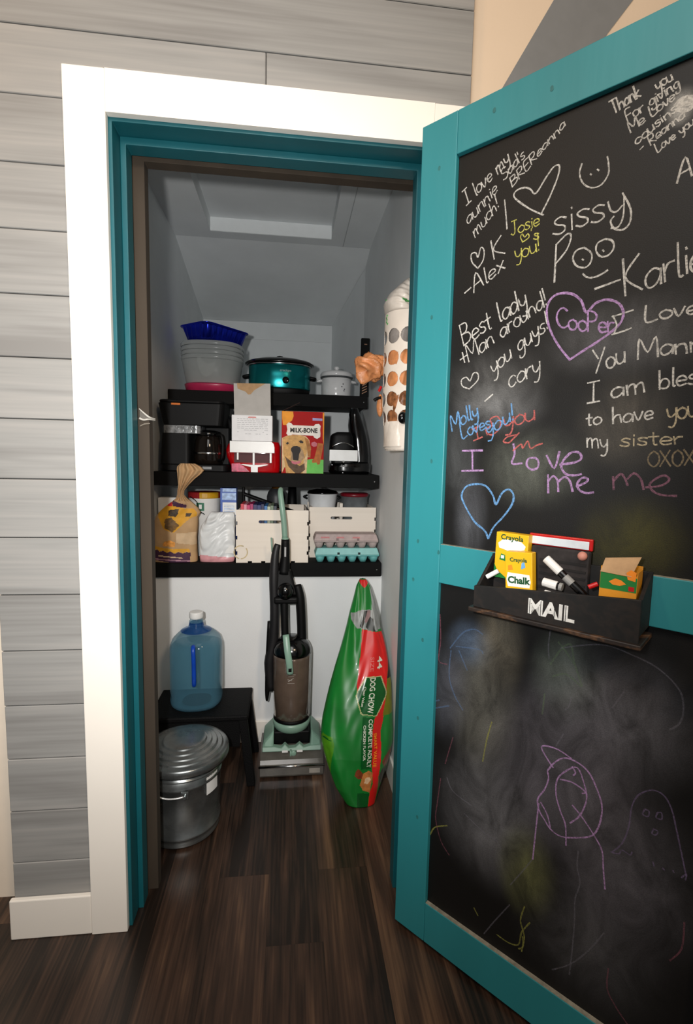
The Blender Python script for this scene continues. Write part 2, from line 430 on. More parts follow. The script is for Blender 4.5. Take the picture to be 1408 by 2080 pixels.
# ---------------------------------------------------------------- the open teal door with its chalkboard
DX, DY, DTH = 0.72404, -0.06007, -0.83806
dd = Vector((math.cos(DTH), math.sin(DTH), 0)); dn = Vector((dd.y, -dd.x, 0))
if (CAM_P - Vector((DX, DY, CAM_P.z))).dot(dn) < 0: dn = -dn
DO = Vector((DX, DY, 0))
def D(u, z, o=0.0): return DO + dd * u + dn * o + Vector((0, 0, z))
def dbox(b, u0, u1, z0, z1, o0, o1, mi=0):
    vs = [D(u, z, o) for u in (u0, u1) for o in (o0, o1) for z in (z0, z1)]
    return b._add(vs, [(0, 1, 3, 2), (4, 6, 7, 5), (0, 4, 5, 1), (2, 3, 7, 6), (0, 2, 6, 4), (1, 5, 7, 3)], mi)
DZ0, DZ1, DW, SW = .013, 2.057, .76, .0935
door = setting('door_1', tuple(D(0, 0)), 'open teal door with chalkboard panels covered in chalk writing')
dbox(MB(), 0, SW, DZ0, DZ1, -.036, 0).build('stile', M_teal, door, bevel=.002)
dbox(MB(), DW - SW, DW, DZ0, DZ1, -.036, 0).build('stile', M_teal, door, bevel=.002)
dbox(MB(), SW + .0004, DW - SW - .0004, 1.9645, DZ1, -.036, -.0003).build('top_rail', M_teal, door, bevel=.0015)
dbox(MB(), SW + .0004, DW - SW - .0004, .985, 1.080, -.036, -.0003).build('middle_rail', M_teal, door, bevel=.0015)
dbox(MB(), SW + .0004, DW - SW - .0004, DZ0, .124, -.036, -.0003).build('bottom_rail', M_teal, door, bevel=.0015)
# bare worn upper edges of the rails
b = MB(); dbox(b, SW + .001, DW - SW - .001, .1235, .1250, -.0118, -.0016); 
b.build('rail_edge', M_tealworn, door, label='worn bare upper edge of the bottom rail')
b = MB(); dbox(b, SW + .001, DW - SW - .001, 1.0795, 1.0806, -.0118, -.0016)
b.build('rail_edge', M_tealworn, door, label='worn bare upper edge of the middle rail')
b = MB()
for u, z in [(.05, 1.95), (.045, 1.62), (.03, 1.08), (.06, 1.28), (.02, .98), (.05, .62), (.06, .35), (.09, 1.06), (.3, 2.01), (.055, .83), (.18, 2.02)]:
    b.flat([(u + rnd.uniform(.8, 1.2) * .0035 * math.cos(a), z + .0055 * math.sin(a)) for a in [k * math.pi / 6 for k in range(12)]], lambda p, q: D(p, q, .0002))
b.build('knot_mark', M_tealdark, door, label='small darker knot marks in the teal paint', kind='stuff')
# knob on the free stile
kb = MB(); kb.tube([D(.70, .96, .0005), D(.70, .96, .03)], .012, smooth=False)
kc = D(.70, .96, .045); kb.ball(kc, .027, .027, .027, 16, 10)
kb.build('door_knob', M_blk, door, smooth=True)

# chalkboard material: black paint with real dust patches laid out in door metres (uv)
def board_mat():
    m, N, L, bs = new_mat('chalkboard_paint')
    uv = N.new('ShaderNodeUVMap'); uv.uv_map = 'UVMap'
    base = N.new('ShaderNodeRGB'); base.outputs[0].default_value = lin('141414')
    nz = N.new('ShaderNodeTexNoise'); nz.inputs['Scale'].default_value = 9; nz.inputs['Detail'].default_value = 8; nz.inputs['Roughness'].default_value = .62; nz.inputs['Distortion'].default_value = 1.2
    mpn = N.new('ShaderNodeMapping'); mpn.inputs['Scale'].default_value = (1.2, .7, 1); mpn.inputs['Rotation'].default_value = (0, 0, .5)
    L.new(uv.outputs[0], mpn.inputs[0]); L.new(mpn.outputs[0], nz.inputs['Vector'])
    nr = N.new('ShaderNodeMapRange'); nr.inputs[1].default_value = .30; nr.inputs[2].default_value = .70; nr.inputs[3].default_value = .22; L.new(nz.outputs[0], nr.inputs[0])
    gr = N.new('ShaderNodeTexNoise'); gr.inputs['Scale'].default_value = 420; gr.inputs['Detail'].default_value = 2; L.new(uv.outputs[0], gr.inputs['Vector'])
    gm = N.new('ShaderNodeMapRange'); gm.inputs[1].default_value = .3; gm.inputs[2].default_value = .7; gm.inputs[3].default_value = .75; gm.inputs[4].default_value = 1.2; L.new(gr.outputs[0], gm.inputs[0])
    cur = base.outputs[0]
    blobs = [ # u, z, ru, rz, strength, colour
        (.21, 1.40, .09, .05, .30, '8e8f90'), (.20, 1.46, .10, .06, .2, '8a8a88'), (.30, 1.27, .09, .07, .30, '80857a'), (.165, 1.15, .035, .09, .22, '8a8e96'),
        (.46, 1.52, .12, .06, .20, '8e8e90'), (.47, 1.36, .07, .08, .14, '90887a'), (.50, 1.14, .08, .07, .22, '6e6a28'), (.13, 1.30, .04, .10, .15, '8a8e90'),
        (.18, .85, .05, .05, .42, '5e7088'), (.25, .86, .05, .09, .36, '8a8270'), (.22, .70, .07, .14, .34, '84837a'), (.40, .84, .06, .08, .30, '7a8878'),
        (.48, .79, .13, .12, .34, '84848c'), (.25, .44, .12, .14, .36, '86868a'), (.345, .36, .055, .09, .38, '84884e'), (.52, .47, .12, .17, .26, '7e7c84'),
        (.40, .62, .14, .16, .30, '827f88'), (.47, .27, .12, .11, .20, '7c7c80'), (.13, .72, .05, .11, .22, '7a7e8a'), (.52, 1.89, .02, .025, .5, 'b0b0ac')]
    for u, z, ru, rz, st, c in blobs:
        mp = N.new('ShaderNodeMapping'); mp.inputs['Location'].default_value = (-u / ru, -z / rz, 0); mp.inputs['Scale'].default_value = (1 / ru, 1 / rz, 0)
        L.new(uv.outputs[0], mp.inputs[0])
        ln = N.new('ShaderNodeVectorMath'); ln.operation = 'LENGTH'; L.new(mp.outputs[0], ln.inputs[0])
        mr = N.new('ShaderNodeMapRange'); mr.interpolation_type = 'SMOOTHSTEP'
        mr.inputs[1].default_value = 1.5; mr.inputs[2].default_value = .1; mr.inputs[3].default_value = 0; mr.inputs[4].default_value = st * 1.9
        L.new(ln.outputs['Value'], mr.inputs[0])
        mu = N.new('ShaderNodeMath'); mu.operation = 'MULTIPLY'; L.new(mr.outputs[0], mu.inputs[0]); L.new(nr.outputs[0], mu.inputs[1])
        m2 = N.new('ShaderNodeMath'); m2.operation = 'MULTIPLY'; L.new(mu.outputs[0], m2.inputs[0]); L.new(gm.outputs[0], m2.inputs[1])
        mx = N.new('ShaderNodeMixRGB'); mx.inputs[2].default_value = lin(c); L.new(m2.outputs[0], mx.inputs[0]); L.new(cur, mx.inputs[1]); cur = mx.outputs[0]
    L.new(cur, bs.inputs['Base Color']); bs.inputs['Roughness'].default_value = .5; bs.inputs['Specular IOR Level'].default_value = .3
    bp = N.new('ShaderNodeBump'); bp.inputs['Strength'].default_value = .15; bp.inputs['Distance'].default_value = .001
    L.new(gr.outputs[0], bp.inputs['Height']); L.new(bp.outputs[0], bs.inputs['Normal'])
    return m
M_board = board_mat()
for za, zb in ((.1245, .9845), (1.0805, 1.964)):
    b = MB(); ua, ub = SW + .0004, DW - SW - .0004
    dbox(b, ua, ub, za, zb, -.026, -.012)
    b.uv = [(u, z) for u in (ua, ub) for o in (0, 1) for z in (za, zb)]
    b.build('chalkboard_panel', M_board, door, label='lower black panel with smudged chalk dust and drawings' if za < 1 else 'upper black panel with chalk messages')

# chalk strokes
def chalk_mat(name, c, cover):
    m, N, L, bs = new_mat('chalk_' + name)
    tc = N.new('ShaderNodeTexCoord'); nz = N.new('ShaderNodeTexNoise'); nz.inputs['Scale'].default_value = 260; nz.inputs['Detail'].default_value = 3
    L.new(tc.outputs['Object'], nz.inputs['Vector'])
    mr = N.new('ShaderNodeMapRange'); mr.inputs[1].default_value = .30; mr.inputs[2].default_value = .62; mr.inputs[3].default_value = cover * .35; mr.inputs[4].default_value = cover
    L.new(nz.outputs[0], mr.inputs[0])
    tr = N.new('ShaderNodeBsdfTransparent'); mx = N.new('ShaderNodeMixShader')
    bs.inputs['Base Color'].default_value = lin(c); bs.inputs['Roughness'].default_value = .9
    L.new(mr.outputs[0], mx.inputs[0]); L.new(tr.outputs[0], mx.inputs[1]); L.new(bs.outputs[0], mx.inputs[2]); L.new(mx.outputs[0], N['Material Output'].inputs['Surface'])
    return m
CH = {'white': chalk_mat('white', 'd8d6d0', .85), 'cream': chalk_mat('cream', 'c9bb9c', .75), 'dim': chalk_mat('dim', '9c8c70', .6),  # cream and dim are white chalk with the right side's shade tinted in
      'yellow': chalk_mat('yellow', 'd6d26a', .85), 'blue': chalk_mat('blue', '6fa6dc', .85), 'purple': chalk_mat('purple', 'c29ad0', .8),
      'dpurple': chalk_mat('shaded_purple', '9a6a80', .6), 'red': chalk_mat('red', 'cc6a66', .8), 'faint': chalk_mat('faint', '8a8894', .30),  # dpurple is the purple chalk with shade mixed into its colour
      'faintpurple': chalk_mat('faint_purple', '8c7aa4', .38), 'faintred': chalk_mat('faint_red', '9a5a6a', .36), 'dyellow': chalk_mat('dim_yellow', 'a4a450', .5),
      'dblue': chalk_mat('dim_blue', '6c90c0', .26), 'dgreen': chalk_mat('dim_green', '7c9470', .28)}
CHALK = """chalk_message|white|2.4|105,1886,116,1892;111,1889,123,1857;117,1853,129,1860;130,1896,141,1869,144,1868;144,1889,141,1883,142,1877,146,1872,151,1874,153,1881,150,1888,144,1889;151,1891,161,1878,161,1897;166,1891,175,1897,172,1902,168,1901,165,1896,167,1889,172,1885,177,1891;184,1909,190,1894;186,1903,187,1911,190,1912,196,1898;193,1907,194,1915,197,1916,204,1902;201,1921,205,1913,210,1912,212,1918;210,1927,216,1908,216,1897,212,1896
chalk_message|white|2.2|131,1831,125,1830,121,1824,121,1817,126,1813,130,1818,132,1826,130,1833,135,1819;133,1834,137,1824,142,1822,146,1827,146,1834;143,1841,149,1827;146,1845,152,1830;148,1839,150,1847,155,1850,158,1844,162,1837;159,1853,165,1838;162,1847,163,1855,168,1857,171,1852,175,1845;174,1864,179,1850;172,1870,172,1869;179,1860,188,1868,186,1872,181,1871,179,1865,180,1858,185,1855,190,1862
chalk_message|white|2.2|206,1904,200,1903,197,1897,200,1892,208,1893,212,1889,210,1881,203,1879;221,1901,216,1900,213,1895,214,1890,218,1887,221,1891,222,1898,221,1903,225,1893;231,1909,227,1909,224,1903,225,1898,229,1896,232,1900,232,1907;226,1922,236,1901;230,1924,232,1919;244,1919,241,1918,238,1913,241,1912,245,1912,247,1910,245,1906,241,1905
chalk_message|white|2.2|217,1878,224,1858;217,1878,225,1882,228,1880,227,1874,221,1869;221,1869,230,1874,234,1872,232,1865,224,1858;231,1888,238,1869;231,1888,238,1893,242,1891,241,1884,235,1878,249,1877;254,1905,245,1898,252,1879,261,1886;248,1889,255,1895;256,1907,263,1888;256,1907,263,1912,267,1910,266,1903,260,1898,273,1896;274,1903,282,1910,280,1912,276,1911,274,1906,274,1901,278,1900,283,1906;292,1920,287,1919,284,1914,284,1910,287,1908,291,1912,293,1917,292,1921,294,1913;293,1924,297,1915;295,1920,297,1926,300,1928,303,1925,305,1921;304,1931,308,1921;306,1927,307,1932,311,1935,314,1931,316,1927;324,1944,319,1944,316,1939,316,1934,319,1932,323,1936,324,1941,323,1946,326,1937
chalk_message|white|2.2|137,1792,143,1778;140,1787,140,1794,143,1797,150,1784;146,1793,147,1801,150,1803,157,1791;155,1807,159,1797,164,1796,167,1801,167,1808;164,1815,170,1801;176,1824,172,1824,168,1818,169,1811,173,1807,177,1809,180,1815;172,1840,183,1812;180,1820,181,1829,184,1832,188,1827,191,1820;184,1856,191,1835;194,1829,195,1827
chalk_message|white|2.6|208,1837,212,1811,217,1776
chalk_heart|white|3|293,1782,266,1801,240,1824,228,1839,234,1848,251,1848,263,1841,275,1829,294,1853,308,1868,319,1867,318,1848,304,1813,288,1785
chalk_drawing|white|2.6|362,1855,359,1838,367,1818,383,1805,400,1805,411,1820,410,1839,407,1852;379,1831,381,1829;391,1835,394,1832
chalk_message|yellow|2.2|226,1788,237,1789;232,1789,235,1766,232,1760,227,1763;248,1775,243,1771,242,1766,246,1761,251,1761,255,1766,254,1772,248,1775;266,1776,261,1778,257,1775,259,1772,265,1769,266,1766,262,1763,257,1764;270,1776,272,1763;270,1782,270,1781;275,1770,285,1772,284,1777,279,1778,275,1775,275,1768,279,1764,286,1767
chalk_heart|yellow|2|253,1740,248,1751,251,1757,257,1749,263,1754,266,1746,253,1740
chalk_message|yellow|2.2|270,1762,270,1758;286,1748,281,1750,277,1749,279,1746,285,1743,286,1739,281,1738,276,1741
chalk_message|yellow|2.2|237,1726,240,1716,246,1713,250,1719;251,1728,252,1707,249,1697,243,1697;259,1726,254,1722,253,1716,257,1710,264,1710,267,1716,266,1723,259,1726;268,1728,271,1716,275,1712,281,1715,282,1721;281,1729,284,1713;284,1747,287,1724;288,1717,288,1715
chalk_heart|white|2.6|151,1712,138,1727,135,1744,146,1745,152,1734,158,1753,166,1745,165,1725,153,1710
chalk_message|white|2.8|181,1761,191,1721;204,1766,188,1741,215,1727
chalk_message|white|2.6|123,1663,138,1672;146,1659,148,1702,169,1671;147,1675,162,1683;168,1708,176,1676,180,1676;181,1686,195,1695,192,1700,186,1699,181,1693,181,1684,187,1680,197,1688;197,1706,217,1696;212,1713,202,1688
chalk_message|white|3|339,1764,327,1768,317,1762,322,1755,336,1750,338,1741,328,1736,315,1740;349,1767,352,1738;348,1780,349,1778;381,1767,370,1770,360,1765,365,1758,378,1752,380,1744,370,1739,359,1743;408,1766,398,1769,388,1764,393,1757,406,1752,408,1744,398,1739,387,1742;414,1770,420,1753,430,1748,439,1756;441,1771,442,1737,435,1720,423,1721
chalk_message|white|3|438,1778,453,1747,454,1723,444,1713,429,1718,421,1733,426,1741
chalk_message|white|3|323,1717,324,1645;323,1717,343,1732,351,1725,344,1702,324,1680
chalk_drawing|white|3|377,1698,363,1696,357,1683,365,1667,381,1660,391,1668,391,1684,377,1698;414,1704,401,1700,399,1687,408,1674,421,1673,430,1684,426,1698,414,1704;375,1677,377,1675;411,1685,413,1682;378,1649,386,1641,398,1638,412,1641,422,1646
chalk_message|white|3.4|402,1616,445,1624
chalk_message|white|3.2|447,1660,456,1593;473,1663,453,1627,483,1599;510,1627,499,1632,489,1623,487,1610,494,1599,504,1604,510,1617,509,1631,512,1603;513,1636,518,1605;516,1622,520,1635,529,1638;532,1667,538,1613,544,1610;546,1642,550,1612;545,1656,546,1653;554,1625,572,1631,569,1640,561,1642,555,1635,554,1621,561,1612,573,1619
chalk_message|white|2.8|523,1767,532,1806,544,1772;527,1781,540,1785
chalk_message|white|2.6|403,1948,413,1950;408,1949,417,1924;415,1950,423,1926;421,1932,422,1938,425,1939,428,1934,430,1928;436,1940,432,1942,430,1938,430,1933,433,1929,436,1931,437,1936,435,1942,439,1931;436,1944,441,1931;438,1939,439,1944,442,1944,445,1939,448,1933;442,1957,450,1933;451,1947,448,1939,456,1935
chalk_message|white|2.2|477,1944,480,1938,483,1936,485,1940;484,1946,488,1933,488,1926,484,1926;488,1948,486,1946,486,1942,490,1938,493,1938,495,1942,493,1947,488,1948;493,1949,496,1941,500,1939,502,1941,502,1945;500,1950,504,1940
chalk_message|white|2.2|439,1924,431,1921,438,1899;434,1911,441,1913;448,1915,445,1912,446,1908,449,1904,453,1905,455,1909,453,1914,448,1915;454,1916,458,1906;456,1912,457,1916,460,1918;477,1922,473,1923,471,1920,471,1915,475,1913,478,1916,477,1924,482,1909,480,1904,476,1904,475,1907;480,1924,484,1914;479,1929,479,1928;482,1926,489,1917,489,1928;492,1929,496,1918;491,1933,491,1932;495,1929,498,1919;496,1925,497,1929,501,1930,503,1926,506,1921;512,1933,509,1934,506,1930,507,1926,510,1924,513,1927,512,1934,516,1920,515,1915,511,1915,510,1918
chalk_message|white|2.2|444,1879,437,1899,448,1888,449,1904,457,1885;457,1889,464,1893,462,1896,459,1896,456,1893,457,1888,461,1886,466,1890;469,1912,476,1893,484,1897;485,1908,483,1904,483,1901,486,1898,490,1899,492,1903,490,1907,485,1908;491,1910,498,1902,498,1913;501,1909,508,1913,506,1915,503,1915,501,1912,501,1908,505,1905,509,1909
chalk_message|white|2.2|460,1866,456,1866,453,1863,453,1858,456,1856,460,1857,462,1861;466,1871,463,1867,463,1864,466,1861,471,1863,472,1867,470,1871,466,1871;470,1875,473,1869,477,1867,480,1871,480,1875;478,1879,482,1870;488,1883,485,1883,482,1880,484,1878,489,1879,490,1876,488,1873,484,1873;490,1885,494,1877;489,1889,489,1889;494,1886,498,1878;495,1883,497,1887,500,1889,503,1886,505,1882;510,1895,507,1894,505,1892,507,1890,511,1890,512,1888,510,1885,506,1885;527,1903,523,1902,520,1899,520,1895,523,1892,527,1895,528,1900,527,1904,530,1896
chalk_message|white|2|461,1844,466,1848;471,1862,478,1845;471,1862,477,1865,480,1862,480,1857,475,1854,486,1850;486,1855,492,1859,490,1862,487,1862,485,1859,486,1854,489,1853,493,1856;500,1866,496,1866,493,1863,494,1859,496,1857,499,1859,500,1864,499,1867,502,1860;500,1868,504,1860;502,1865,503,1869,506,1870,508,1867,510,1863;508,1872,512,1864;510,1869,511,1873,513,1874,516,1871,518,1868;524,1878,521,1878,518,1875,518,1871,521,1869,524,1871,525,1875,524,1879,526,1872
chalk_message|white|2|483,1845,490,1829,495,1833;496,1843,495,1840,495,1837,497,1834,500,1835,501,1839,500,1842,496,1843;500,1844,506,1837,506,1847;509,1844,514,1847,512,1849,510,1849,508,1846,509,1843,512,1841,515,1844;519,1853,522,1849,525,1848,526,1852;525,1856,528,1847,528,1841,526,1840;529,1859,527,1856,527,1853,530,1851,533,1851,534,1855,532,1858,529,1859;532,1860,535,1855,537,1854,539,1856,539,1859;538,1863,541,1856
chalk_smear|white|7|512,1897,518,1902,529,1902,536,1897;514,1889,527,1882,537,1885;517,1895,537,1891
chalk_message|white|2.8|113,1593,127,1546;113,1593,127,1597,132,1589,130,1577,120,1571;120,1571,135,1575,143,1567,140,1555,127,1546;148,1565,162,1574,158,1580,152,1580,147,1573,148,1562,155,1557,164,1565;175,1591,169,1592,164,1585,168,1581,176,1580,179,1574,174,1568,167,1568;179,1609,188,1576,193,1575;177,1593,189,1599;202,1627,213,1589,217,1588;232,1611,224,1613,218,1605,218,1595,224,1589,230,1594,233,1604,231,1614,236,1595;247,1619,240,1621,235,1613,236,1603,242,1597,248,1604,249,1615;242,1643,253,1602;251,1625,256,1613,263,1611,266,1619;265,1631,271,1605,270,1590,263,1589
chalk_message|white|2.6|124,1531,131,1508;119,1515,136,1524;142,1508,131,1547,150,1526,152,1558,166,1522;180,1546,172,1546,167,1539,167,1530,173,1525,179,1531,181,1540,179,1548,184,1532;181,1552,188,1534;184,1545,187,1554,193,1557,197,1550,201,1542;227,1572,220,1572,215,1565,215,1557,221,1552,226,1557,228,1566,227,1574,231,1558;229,1578,235,1560;232,1570,233,1579,239,1582;248,1588,244,1581,244,1574,250,1569,256,1571,258,1579,255,1587,248,1588;256,1591,261,1579,266,1576,271,1582,271,1589;269,1598,275,1581;272,1601,278,1584;275,1595,277,1603,282,1605,287,1599,290,1591;302,1613,295,1613,291,1607,292,1598,298,1594,302,1600,303,1609;296,1632,307,1599;300,1637,308,1613;310,1605,311,1603
chalk_heart|white|2.6|146,1447,128,1455,125,1469,137,1474,147,1465,154,1481,165,1480,166,1465,146,1447
chalk_message|white|2.5|196,1493,201,1483,206,1482,210,1491;209,1503,214,1478,212,1464,206,1461;218,1509,213,1502,213,1494,218,1488,224,1491,227,1500,225,1508,218,1509;226,1515,230,1502,235,1499,240,1506,241,1514;238,1523,243,1505;267,1539,261,1539,256,1531,257,1522,262,1520,267,1527,267,1541,272,1515,269,1505,263,1503,261,1508;269,1543,273,1530,278,1527,282,1534,283,1541;281,1551,286,1533;284,1555,289,1545,294,1544,297,1552;296,1563,300,1540,299,1526,293,1524;309,1567,304,1566,301,1561,303,1557,309,1557,311,1552,307,1547,302,1546;308,1591,314,1566;315,1558,316,1555
chalk_message|white|2.6|186,1417,204,1431
chalk_message|white|2.6|254,1466,248,1468,241,1461,240,1451,245,1444,251,1446,256,1453;265,1475,260,1468,258,1460,263,1453,270,1455,275,1464,273,1473,265,1475;275,1479,279,1458;278,1470,280,1479,286,1483;289,1485,293,1473,299,1471,303,1480;304,1491,306,1466,303,1451,296,1450
chalk_heart|purple|4.2|364,1488,342,1516,323,1549,313,1581,315,1607,331,1620,358,1616,378,1599,389,1575,405,1589,425,1592,446,1581,455,1561,448,1541,420,1520,390,1503,364,1488
chalk_message|purple|3.2|353,1584,345,1591,337,1588,333,1575,339,1559,348,1552,356,1555;365,1565,359,1563,357,1557,361,1548,368,1545,373,1550,372,1559,365,1565;384,1560,378,1558,376,1552,380,1543,387,1540,392,1545,391,1554,384,1560;392,1577,395,1538;392,1577,403,1573,409,1564,405,1556,394,1557;415,1543,428,1541,426,1547,421,1551,415,1549,414,1541,419,1533,428,1533;429,1551,431,1532;431,1542,434,1548,440,1547
chalk_message|white|2.6|471,1565,450,1561,436,1559;437,1560,445,1543,441,1526;438,1526,456,1529,470,1533
chalk_message|white|3|491,1569,493,1540,511,1542;523,1556,516,1553,514,1548,519,1542,527,1542,533,1547,531,1553,523,1556;535,1556,543,1542,551,1557;555,1548,570,1550,568,1555,562,1556,556,1553,555,1547,560,1542,570,1545
chalk_message|white|3|406,1501,417,1484;427,1504,415,1457;439,1485,433,1480,432,1473,436,1465,443,1465,447,1472,445,1481,439,1485;448,1489,450,1475,455,1470,461,1474,463,1481;462,1491,464,1472
chalk_message|white|3|485,1475,485,1511,500,1486,511,1512,517,1476;539,1492,530,1496,522,1492,520,1485,525,1478,533,1480,538,1487,539,1494,539,1479;542,1494,544,1477;543,1487,548,1493,556,1493,559,1485,560,1477;564,1495,566,1478;565,1489,570,1495,577,1494,580,1487,582,1479;586,1495,589,1485,595,1482,601,1487;602,1496,602,1476,598,1465,590,1466
chalk_message|white|3|401,1439,422,1442;412,1440,414,1402;403,1400,425,1403;465,1425,456,1427,447,1422,445,1414,450,1408,459,1411,465,1419,465,1427,466,1411;470,1429,473,1411;472,1422,476,1429,483,1429,486,1412;485,1424,490,1431,496,1431,500,1415
chalk_message|white|2.8|521,1451,524,1418;523,1427,527,1435,534,1435,538,1428,535,1420,528,1419,523,1422;542,1454,544,1424,547,1423;550,1430,563,1432,561,1437,556,1439,550,1435,549,1428,554,1422,563,1425;577,1439,572,1440,567,1437,569,1433,576,1431,577,1426,572,1423,566,1425;585,1450,586,1426,591,1424;580,1439,591,1441
chalk_message|white|2.8|408,1379,409,1359,413,1358;403,1370,414,1372;424,1373,418,1369,417,1364,420,1359,426,1359,431,1364,430,1370,424,1373
chalk_message|white|2.8|449,1390,452,1359;451,1367,456,1374,462,1375,464,1369,466,1361;484,1374,477,1377,471,1373,469,1366,473,1361,480,1363,484,1370,484,1376,485,1362;486,1379,494,1364,500,1380;504,1371,516,1374,515,1379,510,1380,505,1377,504,1370,508,1365,517,1368
chalk_message|cream|2.8|538,1382,541,1371,546,1368,551,1374;552,1384,553,1361,549,1350,543,1351;561,1384,555,1379,554,1373,558,1366,564,1365,568,1372,567,1380,561,1384;569,1385,571,1372,576,1367,581,1371,583,1377;582,1386,584,1368
chalk_message|white|2.6|407,1332,409,1314;408,1324,411,1331,416,1330,418,1313;417,1324,421,1330,426,1329,429,1313;431,1329,434,1319,439,1315,443,1320;444,1329,445,1308,441,1298,435,1299
chalk_message|cream|2.6|483,1329,476,1331,469,1328,472,1325,481,1322,482,1318,475,1316,467,1318;489,1330,490,1317;489,1337,489,1335;511,1331,504,1332,497,1330,500,1326,509,1324,510,1320,504,1318,496,1320;520,1341,522,1321,527,1319;513,1333,529,1334;532,1325,549,1327,547,1331,540,1333,534,1330,532,1324,538,1319,549,1321;552,1333,555,1320;554,1327,558,1332,565,1333
chalk_message|dim|2.6|523,1307,517,1301,515,1292,518,1284,525,1279,531,1284,533,1293,530,1302,523,1307;533,1308,551,1281;548,1309,535,1280;560,1309,554,1303,553,1294,555,1286,562,1281,567,1286,569,1295,566,1304,560,1309;569,1310,587,1284;584,1311,572,1283
chalk_message|blue|3.2|106,1352,100,1389,115,1368,119,1398,128,1363;133,1387,128,1380,128,1373,132,1367,139,1369,142,1377,139,1385,133,1387;140,1409,147,1377,150,1377;148,1410,154,1379,158,1378;156,1396,160,1386,165,1385,169,1392;168,1402,172,1380,170,1368,164,1366
chalk_message|blue|3|125,1369,134,1335,146,1341;152,1360,148,1355,147,1349,152,1343,158,1344,161,1351,159,1358,152,1360;159,1363,169,1348,172,1367;177,1358,188,1363,185,1368,180,1368,177,1363,177,1356,182,1352,190,1357;200,1372,195,1372,191,1368,194,1365,201,1364,202,1359,198,1355,193,1356
chalk_message|blue|3|192,1359,196,1349,203,1349,208,1357;208,1368,210,1345,207,1331,199,1328;219,1373,213,1365,212,1358,217,1352,224,1355,229,1364,227,1372,219,1373;230,1380,233,1367,238,1364,244,1371,246,1379;245,1388,248,1370;248,1408,252,1383;253,1375,254,1373
chalk_message|red|3|158,1355,177,1363;168,1359,174,1333;163,1329,184,1337
chalk_heart|red|3|196,1342,193,1355,207,1363,201,1376,217,1382,226,1369,223,1354,208,1342,198,1344
chalk_message|red|3|233,1375,237,1363,245,1362,252,1369;254,1380,254,1356,249,1343,239,1341;268,1384,260,1377,258,1370,264,1363,273,1365,279,1373,277,1381,268,1384;280,1386,282,1373,289,1369,297,1374,300,1382;299,1391,301,1372
chalk_message|red|3|265,1341,244,1337,235,1327,247,1324,257,1333,269,1345;258,1307,275,1321,279,1312,289,1327,296,1312,308,1318,320,1322
chalk_message|purple|4.2|136,1306,186,1307;161,1307,164,1260;137,1259,190,1262
chalk_message|purple|4|258,1321,262,1300,257,1279,279,1280;307,1292,293,1290,290,1276,301,1267,314,1272,314,1286,307,1292;331,1297,348,1271,356,1305;359,1279,387,1284,399,1292,395,1303,380,1304,366,1289,362,1274,372,1260,389,1258,401,1261
chalk_message|purple|3.8|336,1257,339,1220;338,1245,347,1255,356,1246,359,1224;358,1244,369,1254,380,1247,387,1226;394,1236,411,1245,414,1252,404,1254,395,1242,400,1229,413,1224,426,1226
chalk_message|dpurple|3.6|459,1258,462,1234;461,1251,472,1264,480,1255,485,1243;484,1255,494,1266,506,1256,512,1237;516,1241,539,1245,551,1256,543,1264,530,1257,521,1246,528,1234,543,1228,564,1228
chalk_heart|blue|4|211,1108,201,1125,176,1142,153,1172,139,1200,150,1223,177,1230,200,1226,218,1205,225,1186,238,1213,253,1222,264,1212,263,1191,245,1162,222,1134,212,1108
chalk_drawing|purple|2.8|376,619,389,643,408,662,432,664,456,653,473,627,486,594,485,555,473,521,443,499,412,485,390,490,376,505,365,518,359,543,372,573,379,600,376,617;366,540,382,518,390,490;362,535,360,483,357,399;429,525,447,552,457,593,450,624,435,652,414,636,397,608,397,572,408,541,420,515,424,471;403,611,427,616,453,608,448,601;425,650,432,640,428,632;431,566,451,550,476,523,493,498,498,461,504,420;422,667,395,675,370,673,360,665,372,647,387,631
chalk_drawing|faintpurple|2.4|511,506,527,534,536,574,538,617,547,646,568,667,588,666,602,645,612,611,624,566,634,528;560,624,557,612,566,612,567,623,560,624;581,628,579,617,588,618,587,630,581,628;577,592,575,582,581,582,584,591,577,592;509,505,523,509,528,520,542,518,545,526;581,526,583,519;597,523,600,521;613,528,615,525;627,522,634,534,633,521
chalk_drawing|faint|2.6|362,929,360,898,363,868;385,896,427,914,470,926,513,920,560,906,596,876,605,841,601,813,587,796;357,399,337,358,311,307;312,257,279,193,254,141;186,420,237,400,272,395,283,381;135,490,153,462,203,450;403,767,410,778,413,797;390,682,403,714;490,803,508,842;415,168,450,208,483,265,509,325;449,472,449,436,457,404,450,363,452,312,452,247,450,183
chalk_drawing|faintred|2.6|95,903,100,838,97,785,121,782;146,601,128,524;117,479,110,403,108,363,126,312,151,288;522,253,523,208,538,184,553,169,565,159;638,438,638,384,622,347
chalk_drawing|dyellow|3|94,313,107,340,141,363;225,190,236,177;286,161,315,161,338,173,343,207,360,244;339,163,348,175,346,199;346,161,350,202,339,235,346,275;244,679,234,631,227,574
chalk_drawing|dblue|3.2|127,825,160,873,190,888,210,881;143,834,202,843,213,836;92,658,131,678;93,677,103,683;130,820,128,754,146,709,169,681;151,826,175,784
chalk_drawing|dgreen|3.4|367,856,385,892,404,910,414,874,432,829;373,831,400,844,429,828;380,908,397,891,414,870;359,787,357,741"""
